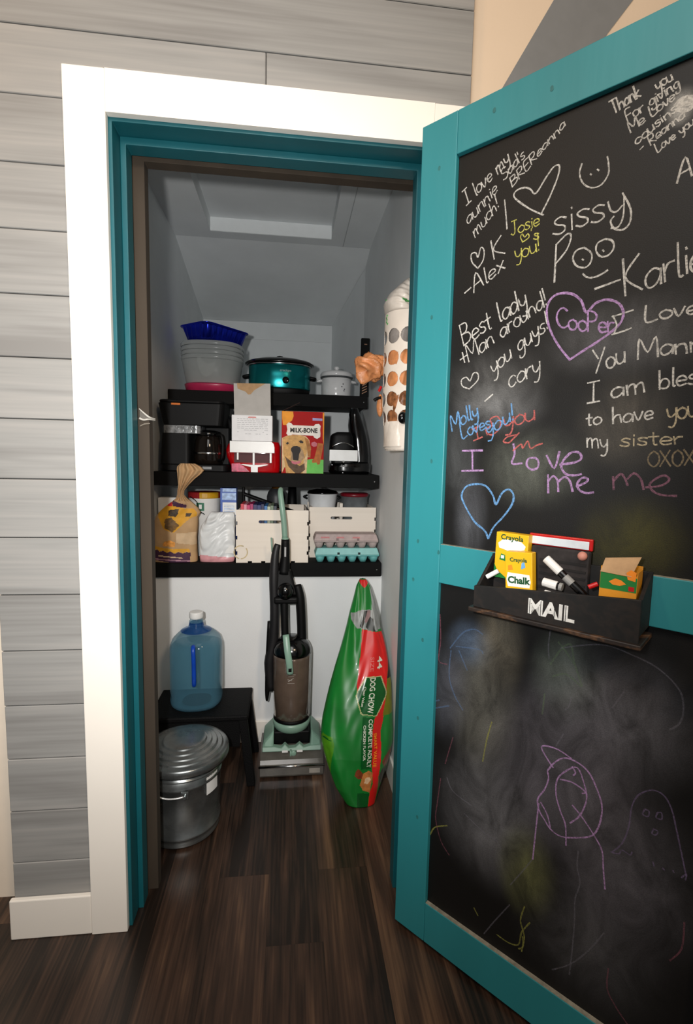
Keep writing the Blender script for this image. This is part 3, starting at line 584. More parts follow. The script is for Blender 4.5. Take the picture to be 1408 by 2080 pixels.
def catmull(P):
    if len(P) < 3:
        return P
    Q = []
    for i in range(len(P) - 1):
        p0 = P[max(i - 1, 0)]; p1 = P[i]; p2 = P[i + 1]; p3 = P[min(i + 2, len(P) - 1)]
        n = 4
        for k in range(n):
            t = k / n
            Q.append(.5 * ((2 * p1) + (-p0 + p2) * t + (2 * p0 - 5 * p1 + 4 * p2 - p3) * t * t + (-p0 + 3 * p1 - 3 * p2 + p3) * t ** 3))
    Q.append(P[-1]); return Q
for line in CHALK.strip().split('\n'):
    nm, c, wd, st = line.split('|'); wd = float(wd) / 1000 * 1.12
    b = MB(); lift = -.0117
    for q in st.split(';'):
        a = [float(v) / 1000 for v in q.split(',')]
        P = catmull([Vector((a[i], a[i + 1])) for i in range(0, len(a), 2)])
        vs = []
        for i, p in enumerate(P):
            d = P[min(i + 1, len(P) - 1)] - P[max(i - 1, 0)]
            if d.length < 1e-6: d = Vector((1, 0))
            d.normalize(); n_ = Vector((-d.y, d.x)) * wd * .5 * rnd.uniform(.78, 1.15)
            e = Vector((0, 0))
            if i == 0: e = -d * wd * .3
            if i == len(P) - 1: e = d * wd * .3
            vs += [D((p + n_ + e).x, (p + n_ + e).y, lift), D((p - n_ + e).x, (p - n_ + e).y, lift)]
        b._add(vs, [(2 * i, 2 * i + 1, 2 * i + 3, 2 * i + 2) for i in range(len(P) - 1)])
        lift += .00003
    b.build(nm, CH[c], door, label=('%s chalk handwriting' if nm == 'chalk_message' else '%s chalk heart' if nm == 'chalk_heart' else '%s chalk drawing') % {'dim': 'shade-tinted white', 'dpurple': 'shade-tinted purple', 'faint': 'faint grey', 'faintpurple': 'faint purple', 'faintred': 'faint red', 'dyellow': 'dim yellow', 'dblue': 'dim blue', 'dgreen': 'dim green'}.get(c, c))

# ---------------------------------------------------------------- mail box on the door and what stands in it
M_mail = wood('black_rubbed_wood', '050505', '0a0909', '1c1511', 'X', 1.2, 0.7, 0.5, 0.08)
t = thing('mail_box', 'black wooden trough box lettered MAIL, fixed to the door below the writing', 'mail box', tuple(D(.38, .96)))
UL, UR = .232, .542
def slab(pts, o=0): return pts
b = MB(); b.hexa([D(UL, .975, .0885), D(UR, .972, .0885), D(UR, .972, .0805), D(UL, .975, .0805), D(UL, 1.020, .0885), D(UR, 1.052, .0885), D(UR, 1.052, .0805), D(UL, 1.020, .0805)])
b.build('front_board', M_mail, t, bevel=.0012)
b = MB(); b.hexa([D(UL, .985, .008), D(UR, .985, .008), D(UR, .985, .001), D(UL, .985, .001), D(UL, 1.079, .008), D(UR, 1.088, .008), D(UR, 1.088, .001), D(UL, 1.079, .001)])
b.build('back_board', M_mail, t, bevel=.001)
for u, zt in ((UL, 1.018), (UR - .007, 1.050)):
    b = MB(); b.hexa([D(u, .985, .080), D(u + .007, .985, .080), D(u + .007, .985, .0085), D(u, .985, .0085), D(u, zt, .080), D(u + .007, zt, .080), D(u + .007, zt + .058 if zt < 1.03 else 1.088, .0085), D(u, zt + .058 if zt < 1.03 else 1.088, .0085)])
    b.build('side_board', M_mail, t, bevel=.001)
b = MB(); dbox(b, UL + .0072, UR - .0072, .978, .986, .009, .080); b.build('bottom_board', M_mail, t)
b = MB(); dbox(b, UL - .008, UR + .006, .965, .9745, .0005, .096); b.build('ledge', wood('rubbed_edge_wood', '1c1614', '2c211a', '6a4a30', 'X', 1.2, .5, .5, .2), t, bevel=.002, label='brown-edged ledge under the box')
fr = lambda x, y: D(.343 + x, .9995 + y - .012 * 0, .0892)
def stencil(x, y):
    return D(.392 + x, 1.000 + y, .0891)
M_sten = mat('white_stencil', 'dcdcd8', .7, var=.08, scale=90)
MB().text('MAIL', stencil, size=.041, bold=.0014, sx=.98).split('mail_letter', M_sten, t, label='white stencilled letter')
b = MB()
for xx in (-.040, -.0185, .0075, .028): b.flat([(xx, -.016), (xx + .0012, -.016), (xx + .0012, .016), (xx, .016)], lambda x, y: D(.392 + x, 1.000 + y, .0894))
b.split('stencil_gap', mat('stencil_gap_black', '15120f', .6), t)

M_yel = mat('chalk_box_yellow', 'f0b818', .4, var=.02); M_grn = mat('chalk_box_green', '1e7a34', .4, var=.03); M_ora = mat('orange_card', 'f08a1c', .5)
def chalkbox(name, label, u0, u1, z0, z1, o0, o1, tilt, word):
    cu = (u0 + u1) / 2
    t = thing(name, label, 'box', tuple(D(cu, z0, (o0 + o1) / 2)))
    def F(u, z, o):
        du, dz = u - cu, z - z0
        return D(cu + du * math.cos(tilt) - dz * math.sin(tilt), z0 + du * math.sin(tilt) + dz * math.cos(tilt), o)
    b = MB(); b._add([F(u, z, o) for u in (u0, u1) for o in (o0, o1) for z in (z0, z1)], [(0, 1, 3, 2), (4, 6, 7, 5), (0, 4, 5, 1), (2, 3, 7, 6), (0, 2, 6, 4), (1, 5, 7, 3)])
    b.build('carton', M_yel, t, bevel=.0015)
    w_ = u1 - u0; h_ = z1 - z0
    f = lambda x, y: F(u0 + x * w_, z0 + y * h_, o1 + .0004); g = lambda x, y: F(u0 + x * w_, z0 + y * h_, o1 + .0007)
    b = MB()
    b.flat([(0, 0), (1, 0), (1, .22), (.72, .06), (.4, .02), (.1, .16), (0, .3)], f, 0)
    b.flat([(.12, .66), (.5, .60), (.9, .68), (.93, .76), (.8, .84), (.5, .87), (.2, .84), (.08, .76)] if word == 'Crayola' else [(.1, .30), (.9, .30), (.95, .42), (.9, .56), (.1, .58), (.05, .44)], f, 1)
    if word == 'Crayola':
        b.text('Crayola', lambda x, y: g(.5 + x, .90 + y * w_ / h_), size=.22, mi=2, bold=.006)
        b.flat([(.15, .40), (.35, .38), (.38, .5), (.2, .54)], f, 0); b.flat([(.2, .43), (.3, .43), (.3, .5), (.2, .5)], g, 1)
        b.flat([(.4, .3), (.7, .34), (.68, .46), (.42, .44)], f, 3)
    else:
        b.text('Crayola', lambda x, y: g(.5 + x, .84 + y * w_ / h_), size=.20, mi=2, bold=.006)
        b.text('Chalk', lambda x, y: g(.5 + x, .43 + y * w_ / h_), size=.34, mi=2, bold=.014)
        b.flat([(.3, .04), (.75, .04), (.8, .14), (.55, .22), (.3, .16)], g, 3)
        b.flat([(.6, .66), (.76, .7), (.72, .82), (.62, .78)], f, 4); b.flat([(.12, .62), (.3, .64), (.26, .74), (.12, .72)], f, 5)
    b.build('front_print', [M_grn, M_textw, mat('dark_green_print', '16502a', .5), M_red, mat('light_blue_print', '6aa6d8', .5), M_ora], t)
    return t
chalkbox('chalk_box', 'yellow and green chalk box standing at the back left of the mail box', .252, .322, 1.035, 1.133, .018, .040, -.02, 'Crayola')
chalkbox('chalk_box', 'yellow and green box printed Chalk, leaning in front of the other', .296, .352, 1.0, 1.102, .052, .073, .07, 'Chalk')
# open chalk carton at the right
t = thing('open_chalk_box', 'open yellow chalk box with torn tan flap, right end of the mail box', 'box', tuple(D(.50, .99, .05)))
def obx(b, u0, u1, z0, z1, o0, o1, mi=0): return dbox(b, u0, u1, z0, z1, o0, o1, mi)
b = MB(); obx(b, .470, .530, .99, .9915, .030, .070); obx(b, .470, .530, .9915, 1.088, .0685, .070); obx(b, .470, .530, .9915, 1.100, .030, .0315); obx(b, .470, .4715, .9915, 1.098, .0315, .0685); obx(b, .5285, .530, .9915, 1.094, .0315, .0685)
b.build('carton', mat('box_amber', 'd8901c', .5, var=.05), t)
b = MB(); b.flat([(.4705, 1.058), (.5295, 1.058), (.5295, 1.084), (.4705, 1.088)], lambda x, y: D(x, y, .0704), 0)
b.flat([(.485, 1.072), (.495, 1.079), (.505, 1.077), (.513, 1.071), (.503, 1.067), (.492, 1.067)], lambda x, y: D(x, y, .0707), 1)
b.flat([(.517, 1.060), (.526, 1.060), (.526, 1.068), (.517, 1.068)], lambda x, y: D(x, y, .0707), 2)
b.flat([(.515, 1.080), (.527, 1.078), (.528, 1.094), (.519, 1.098), (.512, 1.092)], lambda x, y: D(x, y, .0709), 1)
b.build('front_print', [M_grn, M_ora, M_red], t)
M_card = mat('tan_card', 'b08e68', .8, var=.08, scale=40)
b = MB(); b.hexa([D(.470, 1.088, .0716), D(.520, 1.086, .0716), D(.520, 1.086, .0704), D(.470, 1.088, .0704), D(.474, 1.112, .060), D(.530, 1.120, .052), D(.530, 1.120, .0508), D(.474, 1.112, .0588)])
b.build('flap', M_card, t, label='tan inside of the torn flap')
# chalk sticks
def stick(name, label, a, bb, r, m, cat='chalk', group=None):
    o = MB().tube([a, bb], r, 12, smooth=False).build(name, m, bevel=.0008)
    return tag(o, label, cat, group)
stick('chalk_stick', 'small red chalk stick poking out left of the open chalk box', D(.452, 1.055, .072), D(.466, 1.063, .066), .0045, M_red)
stick('chalk_stick', 'short white chalk stick beside the left chalk box', D(.246, 1.036, .060), D(.268, 1.052, .052), .005, M_textw)
# markers
def marker(label, a, bb, cap):
    a, bb = Vector(a), Vector(bb); d = (bb - a)
    t = thing('marker', label, 'marker', tuple((a + bb) / 2), 'black markers with white caps in the mail box')
    c = a + d * cap
    MB().tube([a, c], .0085, 14, smooth=False).build('cap', M_plain, t, bevel=.001, label='white cap')
    MB().tube([c + d * .003, bb], .0075, 14, smooth=False).build('barrel', M_blkgloss, t, bevel=.001)
    b = MB(); b.tube([c + d * .12, c + d * .30], .0077, 14, smooth=False); b.build('print_band', mat('grey_band', '8a8a88', .5), t)
marker('black marker with white cap up, leaning highest in the mail box', D(.362, 1.092, .044), D(.440, 1.030, .044), .38)
marker('black marker with white cap lying level in the middle of the mail box', D(.366, 1.048, .062), D(.400, 1.044, .062), .80)
marker('black marker with white cap lying lowest along the mail box front', D(.372, 1.026, .069), D(.466, 1.014, .071), .46)
# red and white tin and dark wiper behind
t = thing('board_wiper', 'flat dark felt wiper block with a red and white top, behind the markers', 'board wiper', tuple(D(.38, .99, .02)))
b = MB(); dbox(b, .326, .438, .99, 1.112, .010, .028); b.build('felt_block', mat('dark_felt', '2a2626', .9, var=.2, scale=60), t, bevel=.003)
b = MB()
for k in range(6): dbox(b, .345, .434, 1.014 + k * .014, 1.018 + k * .014, .0282, .030)
b.split('felt_rib', mat('dark_felt_rib', '1c1a1a', .9), t)
b = MB(); dbox(b, .316, .440, 1.1125, 1.136, .010, .017); b.build('top_plate', M_red, t, bevel=.002, label='red top plate')
b = MB(); dbox(b, .318, .434, 1.1150, 1.131, .0172, .020); b.build('white_strip', mat('pale_blue_white', 'd4dde4', .4), t, bevel=.001)
b = MB(); b.ball(D(.428, 1.105, .036), .009, .009, .009, 12, 8); b.build('ribbon_knot', mat('pink_ribbon', 'c88878', .6), t, smooth=True)

# ---------------------------------------------------------------- generic soft loft: rows (z, xl, xr, yc, dy)
def interp_rows(rows, z):
    if z <= rows[0][0]: return rows[0]
    for a, b in zip(rows[:-1], rows[1:]):
        if a[0] <= z <= b[0]:
            t = (z - a[0]) / max(1e-6, b[0] - a[0]); t2 = t
            return tuple(a[i] * (1 - t2) + b[i] * t2 for i in range(len(a)))
    return rows[-1]
def loft(b, rows, n=96, nz=80, pw=2.0, paint=None, cr=None, amp=.004, back_mi=0, mi=0):
    rows = sorted(rows); z0, z1 = rows[0][0], rows[-1][0]
    def fn(s, t):
        z = z0 + (z1 - z0) * t
        _, xl, xr, yc, dy = interp_rows(rows, z)
        a = 2 * math.pi * s
        ca, sa = math.cos(a), math.sin(a)
        q = (abs(ca) ** pw + abs(sa) ** pw) ** (-1 / pw)
        e = cr(s, t) * amp * min(1, 6 * t, ) if cr else 0
        return ((xl + xr) / 2 - q * ca * ((xr - xl) / 2), yc - q * sa * (dy + e), z)
    def mf(s, t):
        if s > .5 or not paint: return back_mi if s > .5 else mi
        x = fn(s, t); z = x[2]; _, xl, xr, yc, dy = interp_rows(rows, z)
        return paint((x[0] - xl) / max(1e-6, xr - xl), z)
    b.grid(fn, n, nz, mf)
    o = len(b.v) - (n + 1) * (nz + 1)
    b.f.append([o + i for i in range(n)][::-1]); b.m.append(back_mi)
    b.f.append([o + nz * (n + 1) + i for i in range(n)]); b.m.append(back_mi)
    return fn
def wobble(seed): 
    c = crumple(seed); return lambda s, t: c(math.sin(2 * math.pi * s) * .6 + s, t)

# ---------------------------------------------------------------- floor of the closet
# galvanised bin
M_galv = mat('galvanised_steel', '8c9090', 0.28, 0.85, var=0.16, scale=14, rvar=.1, bump=.05, bscale=30)
t = thing('metal_bin', 'round galvanised metal bin with ringed lid standing just inside the door', 'bin', (.074, .375, 0))
c = (.066, .375, 0)
MB().lathe(c, [(.100, .006), (.119, .006), (.122, .010), (.119, .016), (.120, .030), (.125, .034), (.125, .040), (.121, .044), (.127, .205), (.131, .209), (.131, .214), (.128, .218), (.131, .262)], 64).build('bin_body', M_galv, t, smooth=True)
c2 = (.074, .375, 0)
lp = [(.139, .262), (.146, .262), (.148, .268), (.147, .284), (.143, .289), (.130, .292), (.127, .293), (.1255, .2965), (.123, .2975), (.112, .299), (.109, .300), (.1075, .3035), (.105, .3045), (.094, .306), (.091, .307), (.0895, .3105), (.087, .3115), (.076, .313), (.073, .314), (.0715, .3175), (.069, .3185), (.058, .320), (.030, .322), (.001, .323)]
MB().lathe(c2, lp, 72, cap=False).build('lid', M_galv, t, smooth=True)
MB().lathe((.070, .375, 0), [(.1312, .2385), (.135, .242), (.1312, .2455)], 64, cap=False).build('body_ring', M_galv, t, smooth=True)
MB().tube([(-.066, .300, .262), (-.050, .262, .252), (-.022, .236, .238), (.016, .226, .216), (.045, .223, .206), (.075, .224, .204), (.098, .229, .205)], .0028, 8).build('bail_handle', mat('bright_wire', 'd0d0ce', .3, .4), t, smooth=True, label='bright wire handle')
b = MB(); b.box(.088, .112, .236, .243, .192, .214); b.tube([(.100, .238, .2), (.100, .228, .2)], .006, 12, smooth=False); b.build('handle_lug', M_galv, t, bevel=.001)
b = MB(); b.grid(lambda u, v: (.066 + .1285 * math.cos(-.75 + u * .42), .375 + .1285 * math.sin(-.75 + u * .42), .165 + v * .062), 8, 2); b.build('paper_label', M_plain, t, solid=.0006, label='white paper label')

# black step stool
M_stool = mat('black_textured_plastic', '040405', .7, spec=.2, var=.15, scale=50, bump=.4, bscale=220)
t = thing('step_stool', 'black plastic step stool under the blue water jug', 'stool', (.09, .69, 0))
MB().box(-.103, .272, .562, .806, .268, .290).build('top', M_stool, t, bevel=.006)
for i in range(11):
    pass
for sx, xa, xb in ((-1, -.098, -.128), (1, .267, .300)):
    for ya, yb in ((.568, .556), (.800, .812)):
        b = MB(); w_ = .032 * (-sx); d_ = .03 if ya < .7 else -.03
        x0, x1 = sorted((xb, xb + w_)); X0, X1 = sorted((xa, xa + w_)); y0, y1 = sorted((yb, yb + d_)); Y0, Y1 = sorted((ya, ya + d_))
        b.hexa([(x0, y0, 0.0005), (x1, y0, 0.0005), (x1, y1, 0.0005), (x0, y1, 0.0005), (X0, Y0, .268), (X1, Y0, .268), (X1, Y1, .268), (X0, Y1, .268)]); b.build('leg', M_stool, t, bevel=.003)
    b = MB(); x0, x1 = sorted((xa + .012 * sx * -1, xa + .020 * sx * -1)); b.box(x0, x1, .60, .77, .10, .267); b.build('side_panel', M_stool, t)
b = MB(); b.box(-.07, .24, .572, .580, .16, .267); b.build('front_panel', M_stool, t)

# blue water jug
M_jug = film('jug_blue', '6c9cb4', .13, .08, tint='dfeaee'); M_water = film('jug_water', '6aa8bc', .07, .03, tint='dfedf0'); M_cobalt = mat('cobalt_handle', '0a3fa8', .3, var=.05)
t = thing('water_jug', 'large translucent blue water jug with white cap on the black stool', 'jug', (.058, .690, .2914))
c = (.058, .690, .2914); r = .1005
MB().lathe(c, [(.06, .004), (r - .012, .0), (r - .002, .012), (r, .03), (r - .0035, .05), (r, .065), (r, .215), (r - .001, .240), (r - .010, .268), (r - .030, .288), (.052, .297), (.034, .301), (.026, .306), (.024, .315), (.024, .332), (.027, .334), (.027, .338), (.023, .342), (.023, .352)], 56, pw=2.5, cap=False).build('bottle', M_jug, t, smooth=True)
MB().lathe(c, [(.055, .008), (r - .014, .006), (r - .005, .016), (r - .004, .21), (r - .005, .2405), (.0, .2405)], 56, pw=2.5, cap=False).build('water', M_water, t, smooth=True, label='water filling the jug to below the shoulder')
MB().lathe((c[0], c[1], c[2]), [(.060, .2995), (.052, .304), (.036, .309), (.030, .314), (.027, .330), (.0245, .332)], 40, cap=False).build('neck_ring', film('jug_blue_dark', '164a92', .25, .1, tint='8fb4dc'), t, smooth=True, label='darker blue neck')
MB().lathe(c, [(.0, .374), (.024, .374), (.0265, .371), (.027, .354), (.0255, .348), (.0, .348)][::-1], 32, cap=False).build('cap', M_plain, t, smooth=True, bevel=.001, label='white cap')
b = MB(); b.tube([(c[0] + .006, c[1] - r + .006, .556), (c[0] + .008, c[1] - r - .010, .560), (c[0] + .010, c[1] - r - .022, .545), (c[0] + .012, c[1] - r - .024, .49), (c[0] + .012, c[1] - r - .022, .425), (c[0] + .010, c[1] - r - .010, .412), (c[0] + .008, c[1] - r + .006, .416)], .0085, 10); b.build('handle', M_cobalt, t, smooth=True, label='bright blue handle bar')

# upright vacuum cleaner
M_mint = mat('mint_plastic', '7fa08f', .35, var=.05, scale=10); M_bin = mat('smoked_bin', '5a4c42', .12, var=.10, scale=14, coat=.6); M_smoke = mat('smoked_nozzle', '55524c', .15, var=.12, scale=18, coat=.5)
t = thing('vacuum_cleaner', 'black and mint green upright vacuum cleaner with brown dust bin in the middle', 'vacuum cleaner', (.44, .70, 0))
prf = [(.603, .004), (.600, .012), (.600, .044), (.604, .056), (.616, .068), (.650, .084), (.70, .094), (.78, .094), (.78, .004)]
MB().prism(prf, lambda y, z, x: (x, y, z), .314, .570).build('nozzle', M_smoke, t, bevel=.002, label='smoky clear floor nozzle')
b = MB(); b.tube([(.310, .5985, .050), (.574, .5985, .050)], .0045, 10, smooth=False); b.build('chrome_strip', M_chrome, t, smooth=True)
b = MB(); b.box(.512, .556, .5965, .5985, .018, .038); b.build('badge', mat('silver_badge', 'b0aca4', .3, .5), t, bevel=.0005)
b = MB()
for sgn, xo, xi in ((1, .320, .368), (-1, .564, .516)):
    x0, x1 = min(xo, xi), max(xo, xi)
    zo, zi = (.115, .158) if sgn == 1 else (.158, .115)
    b.hexa([(x0, .648, .090), (x1, .652, .094), (x1, .80, .094), (x0, .80, .09), (x0 + .006, .672, zo), (x1, .676, zi), (x1, .80, zi + .004), (x0 + .006, .80, zo + .004)])
b.split('side_housing', M_mint, t, bevel=.010, seg=3, label='mint green housing lobes')
b = MB(); b.prism([(.322, .088), (.562, .088), (.562, .104), (.520, .104), (.492, .098), (.474, .112), (.456, .100), (.430, .098), (.414, .112), (.398, .099), (.372, .104), (.322, .104)], lambda x, z, y: (x, y + (z - .088) * .5, z), .640, .664)
b.build('front_trim', M_mint, t, bevel=.003, label='mint green notched front trim')
b = MB(); b.box(.402, .426, .634, .640, .086, .094); b.box(.462, .486, .634, .640, .086, .094); b.split('roller_pad', M_plain, t, bevel=.001)
b = MB(); b.box(.434, .441, .628, .640, .062, .096); b.ball((.449, .634, .082), .012, .006, .012, 16, 8); b.build('pedal', M_mint, t, smooth=True, label='mint green pedal')
MB().box(.367, .517, .682, .80, .094, .150).build('motor_block', M_blk, t, bevel=.006)
vc = (.440, .742, 0)
MB().lathe(vc, [(.064, .140), (.074, .150), (.079, .166), (.0775, .182), (.070, .183)], 48).build('collar', M_mint, t, smooth=True, label='mint green collar under the bin')
MB().lathe(vc, [(.074, .1835), (.0765, .185), (.0765, .196), (.074, .1975)], 48).build('seal_ring', M_blk, t, smooth=True)
MB().lathe(vc, [(.073, .198), (.0755, .200), (.0775, .30), (.0795, .455), (.078, .468)], 48).build('dust_bin', M_bin, t, smooth=True, label='brownish see-through dust bin')
b = MB(); b.grid(lambda u, v: (vc[0] + (.0785 + .003 * v) * math.cos(-.45 + u * .5), vc[1] + (.0785 + .003 * v) * math.sin(-.45 + u * .5), .20 + v * .27), 6, 2); b.build('bin_edge', mat('grey_clear_edge', '9a9c9a', .2, var=.1), t, solid=.002)
MB().lathe(vc, [(.080, .4685), (.0805, .478), (.079, .492), (.070, .512), (.052, .530), (.030, .540)], 48).build('bin_top', M_blkgloss, t, smooth=True)
b = MB(); b.tube([(.432, .652, .412), (.428, .648, .46), (.420, .656, .51), (.413, .680, .566)], .0135, 14, sq=.55); bh = b.build('bin_handle', M_mint, t, smooth=True, label='mint green bin handle')
b = MB(); b.box(.425, .438, .6415, .6455, .424, .440); b.build('handle_button', M_blk, bh, bevel=.001)
MB().tube([(.411, .716, .50), (.407, .722, .62), (.403, .735, .75)], [.016, .015, .018], 14, sq=.8).build('centre_spine', M_blk, t, smooth=True)
MB().tube([(.482, .742, .45), (.478, .742, .58), (.470, .744, .70), (.458, .748, .755)], [.020, .019, .020, .016], 14).build('side_tube', M_blk, t, smooth=True)
MB().tube([(.352, .750, .30), (.345, .752, .42), (.362, .750, .52), (.366, .748, .64), (.362, .75, .78), (.366, .755, .88), (.376, .76, .925)], [.016, .022, .020, .020, .020, .016, .012], 14).build('hose', mat('ribbed_hose', '151416', .5, var=.1), t, smooth=True, label='black hose on the left side')
MB().tube([(.335, .745, .255), (.337, .746, .30), (.340, .748, .42), (.346, .75, .60)], [.004, .010, .012, .010], 10).build('power_cord', M_blk, t, smooth=True)
MB().ball((.410, .722, .735), .034, .030, .036, 24, 16).build('cord_dome', M_blkgloss, t, smooth=True, label='glossy black dome')
b = MB(); b.box(.362, .462, .712, .765, .682, .712); b.build('shoulder', M_blk, t, bevel=.010, seg=3)
b = MB(); b.hexa([(.366, .730, .712), (.460, .730, .712), (.460, .775, .712), (.366, .775, .712), (.372, .748, .82), (.430, .748, .82), (.430, .785, .82), (.372, .785, .82)]); b.build('upper_body', M_blk, t, bevel=.010, seg=3)
MB().tube([(.402, .762, .80), (.407, .764, .87), (.4075, .766, .945)], [.026, .019, .017], 16).build('grip_base', M_blk, t, smooth=True)
MB().box(.404, .411, .7445, .748, .875, .915).build('grip_line', mat('grip_line_grey', 'a8a8a8', .5), t)
b = MB(); b.tube([(.4065, .765, .930), (.4065, .765, .952)], .0145, 16, smooth=False); b.tube([(.4055, .766, .950), (.400, .766, 1.02), (.391, .770, 1.09), (.385, .785, 1.134), (.386, .808, 1.150)], [.012, .0118, .0118, .0115, .010], 16); b.build('handle', M_mint, t, smooth=True, label='mint green curved handle')
MB().tube([(.354, .760, .892), (.350, .760, .952)], .0035, 8, smooth=False).build('cord_hook', M_mint, t, smooth=True)
fv = lambda x, y: (vc[0] - .004 + x, vc[1] - math.sqrt(max(0, .0802 ** 2 - (x - .004) ** 2)) - .0004, .386 + y)
b = MB(); b.flat([(-.018, .016), (.018, .016), (.018, .018), (-.018, .018)], fv); b.flat([(-.014, -.020), (.014, -.020), (.014, -.0185), (-.014, -.0185)], fv)
b.flat([(-.013, .008), (.012, .010), (.012, .0115), (-.010, .0105)], fv); b.flat([(-.012, -.010), (.010, .004), (.012, .003), (-.010, -.012)], fv); b.flat([(-.014, -.002), (.004, -.006), (.004, -.008), (-.014, -.004)], fv)
b.build('logo_mark', mat('pale_logo', 'a8a29a', .5), t, kind='stuff')

# dog food bag
BAGROWS = [(0.786, 0.717, 0.742, 0.72), (0.759, 0.702, 0.76, 0.711), (0.711, 0.688, 0.775, 0.694), (0.664, 0.673, 0.786, 0.677), (0.608, 0.658, 0.796, 0.658), (0.572, 0.647, 0.807, 0.645), (0.535, 0.635, 0.816, 0.632), (0.463, 0.61, 0.827, 0.607), (0.401, 0.59, 0.835, 0.585), (0.34, 0.573, 0.839, 0.564), (0.281, 0.558, 0.838, 0.543), (0.238, 0.552, 0.836, 0.528), (0.205, 0.553, 0.831, 0.517), (0.171, 0.561, 0.822, 0.505), (0.13, 0.574, 0.807, 0.491), (0.089, 0.59, 0.79, 0.476), (0.057, 0.603, 0.777, 0.465), (0.025, 0.625, 0.765, 0.454), (-0.004, 0.641, 0.756, 0.444)]
BAGD = [('gray', [(0.018, 0.661), (0.422, 0.678), (0.768, 0.675), (0.878, 0.748), (1.24, 0.783), (1.557, 0.778), (1.023, 0.604), (0.831, 0.599), (0.413, 0.608), (0.26, 0.611), (0.061, 0.64)]), ('darkgray', [(0.472, 0.675), (0.596, 0.675), (0.524, 0.642), (0.413, 0.608), (0.35, 0.618), (0.437, 0.647)]), ('pinkgray', [(0.596, 0.675), (0.719, 0.675), (0.673, 0.642), (0.525, 0.628), (0.482, 0.637)]), ('darkgray', [(0.678, 0.651), (0.779, 0.642), (0.794, 0.599), (0.615, 0.602), (0.525, 0.613), (0.565, 0.63)]), ('red', [(-0.124, 0.786), (0.729, 0.786), (1.262, 0.786), (0.817, 0.768), (0.514, 0.756), (0.253, 0.768)]), ('red', [(0.413, 0.607), (0.978, 0.592), (1.023, 0.515), (0.908, 0.428), (0.883, 0.397), (0.895, 0.401), (0.865, 0.356), (0.819, 0.287), (0.786, 0.256), (0.795, 0.213), (0.833, 0.107), (0.9, 0.066), (0.935, 0.004), (0.974, 0.014), (0.956, -0.002), (0.698, -0.001), (0.719, 0.055), (0.748, 0.086), (0.684, 0.149), (0.663, 0.213), (0.671, 0.267), (0.69, 0.304), (0.716, 0.315), (0.499, 0.326), (0.401, 0.376), (0.391, 0.397), (0.385, 0.465), (0.392, 0.534)]), ('black', [(1.023, 0.604), (1.077, 0.59), (1.045, 0.476), (1.017, 0.428), (0.913, 0.428), (1.023, 0.515)]), ('olive', [(0.913, 0.428), (1.01, 0.426), (1.015, 0.343), (1.009, 0.306), (0.817, 0.308), (0.867, 0.365), (0.899, 0.41)]), ('lightgreen', [(0.019, 0.245), (0.143, 0.242), (0.164, 0.213), (-0.007, 0.09), (-0.01, 0.117), (-0.031, 0.192), (-0.007, 0.222)]), ('darkgreen', [(0.031, 0.236), (0.126, 0.232), (0.121, 0.228), (0.013, 0.231)]), ('tan', [(0.391, 0.397), (0.52, 0.449), (0.809, 0.444), (0.887, 0.388), (0.884, 0.379), (0.878, 0.374), (0.725, 0.313), (0.492, 0.321), (0.389, 0.381)]), ('darkgreen', [(0.412, 0.397), (0.538, 0.444), (0.791, 0.441), (0.866, 0.388), (0.864, 0.379), (0.859, 0.374), (0.715, 0.316), (0.504, 0.324), (0.409, 0.381)]), ('darkgreen', [(0.523, 0.313), (0.689, 0.31), (0.655, 0.256), (0.681, 0.136), (0.516, 0.141), (0.513, 0.213)]), ('brown', [(0.432, 0.13), (0.475, 0.143), (0.537, 0.13), (0.583, 0.107), (0.469, 0.107), (0.417, 0.117)]), ('dogtan', [(0.559, 0.124), (0.641, 0.132), (0.721, 0.122), (0.72, 0.09), (0.719, 0.074), (0.719, 0.055), (0.565, 0.066), (0.501, 0.086), (0.526, 0.099)]), ('cream', [(0.594, 0.107), (0.672, 0.111), (0.702, 0.099), (0.649, 0.086), (0.587, 0.09)]), ('darkgreen', [(0.455, 0.057), (0.706, 0.053), (0.698, 0.004), (0.347, -0.002)]), ('brown', [(0.836, 0.157), (0.87, 0.174), (0.986, 0.192), (1.01, 0.166), (0.976, 0.138), (0.912, 0.132)]), ('darkgray', [(0.862, 0.13), (0.951, 0.134), (0.97, 0.107), (0.965, 0.074), (0.901, 0.074), (0.845, 0.107)])]
BAGT = [('DOG CHOW', [(0.646, 0.442), (0.62, 0.326)], 0.0311), ('COMPLETE ADULT', [(0.635, 0.306), (0.632, 0.144)], 0.0214), ('SMART VALUE', [(0.703, 0.258), (0.728, 0.143)], 0.0173), ('CHICKEN FLAVOR', [(0.555, 0.287), (0.557, 0.172)], 0.0131), ('44', [(0.805, 0.51), (0.776, 0.469)], 0.0293), ('SIZE', [(0.64, 0.513), (0.621, 0.465)], 0.0207), ('Clear Value', [(0.514, 0.415), (0.5, 0.347)], 0.0138)]
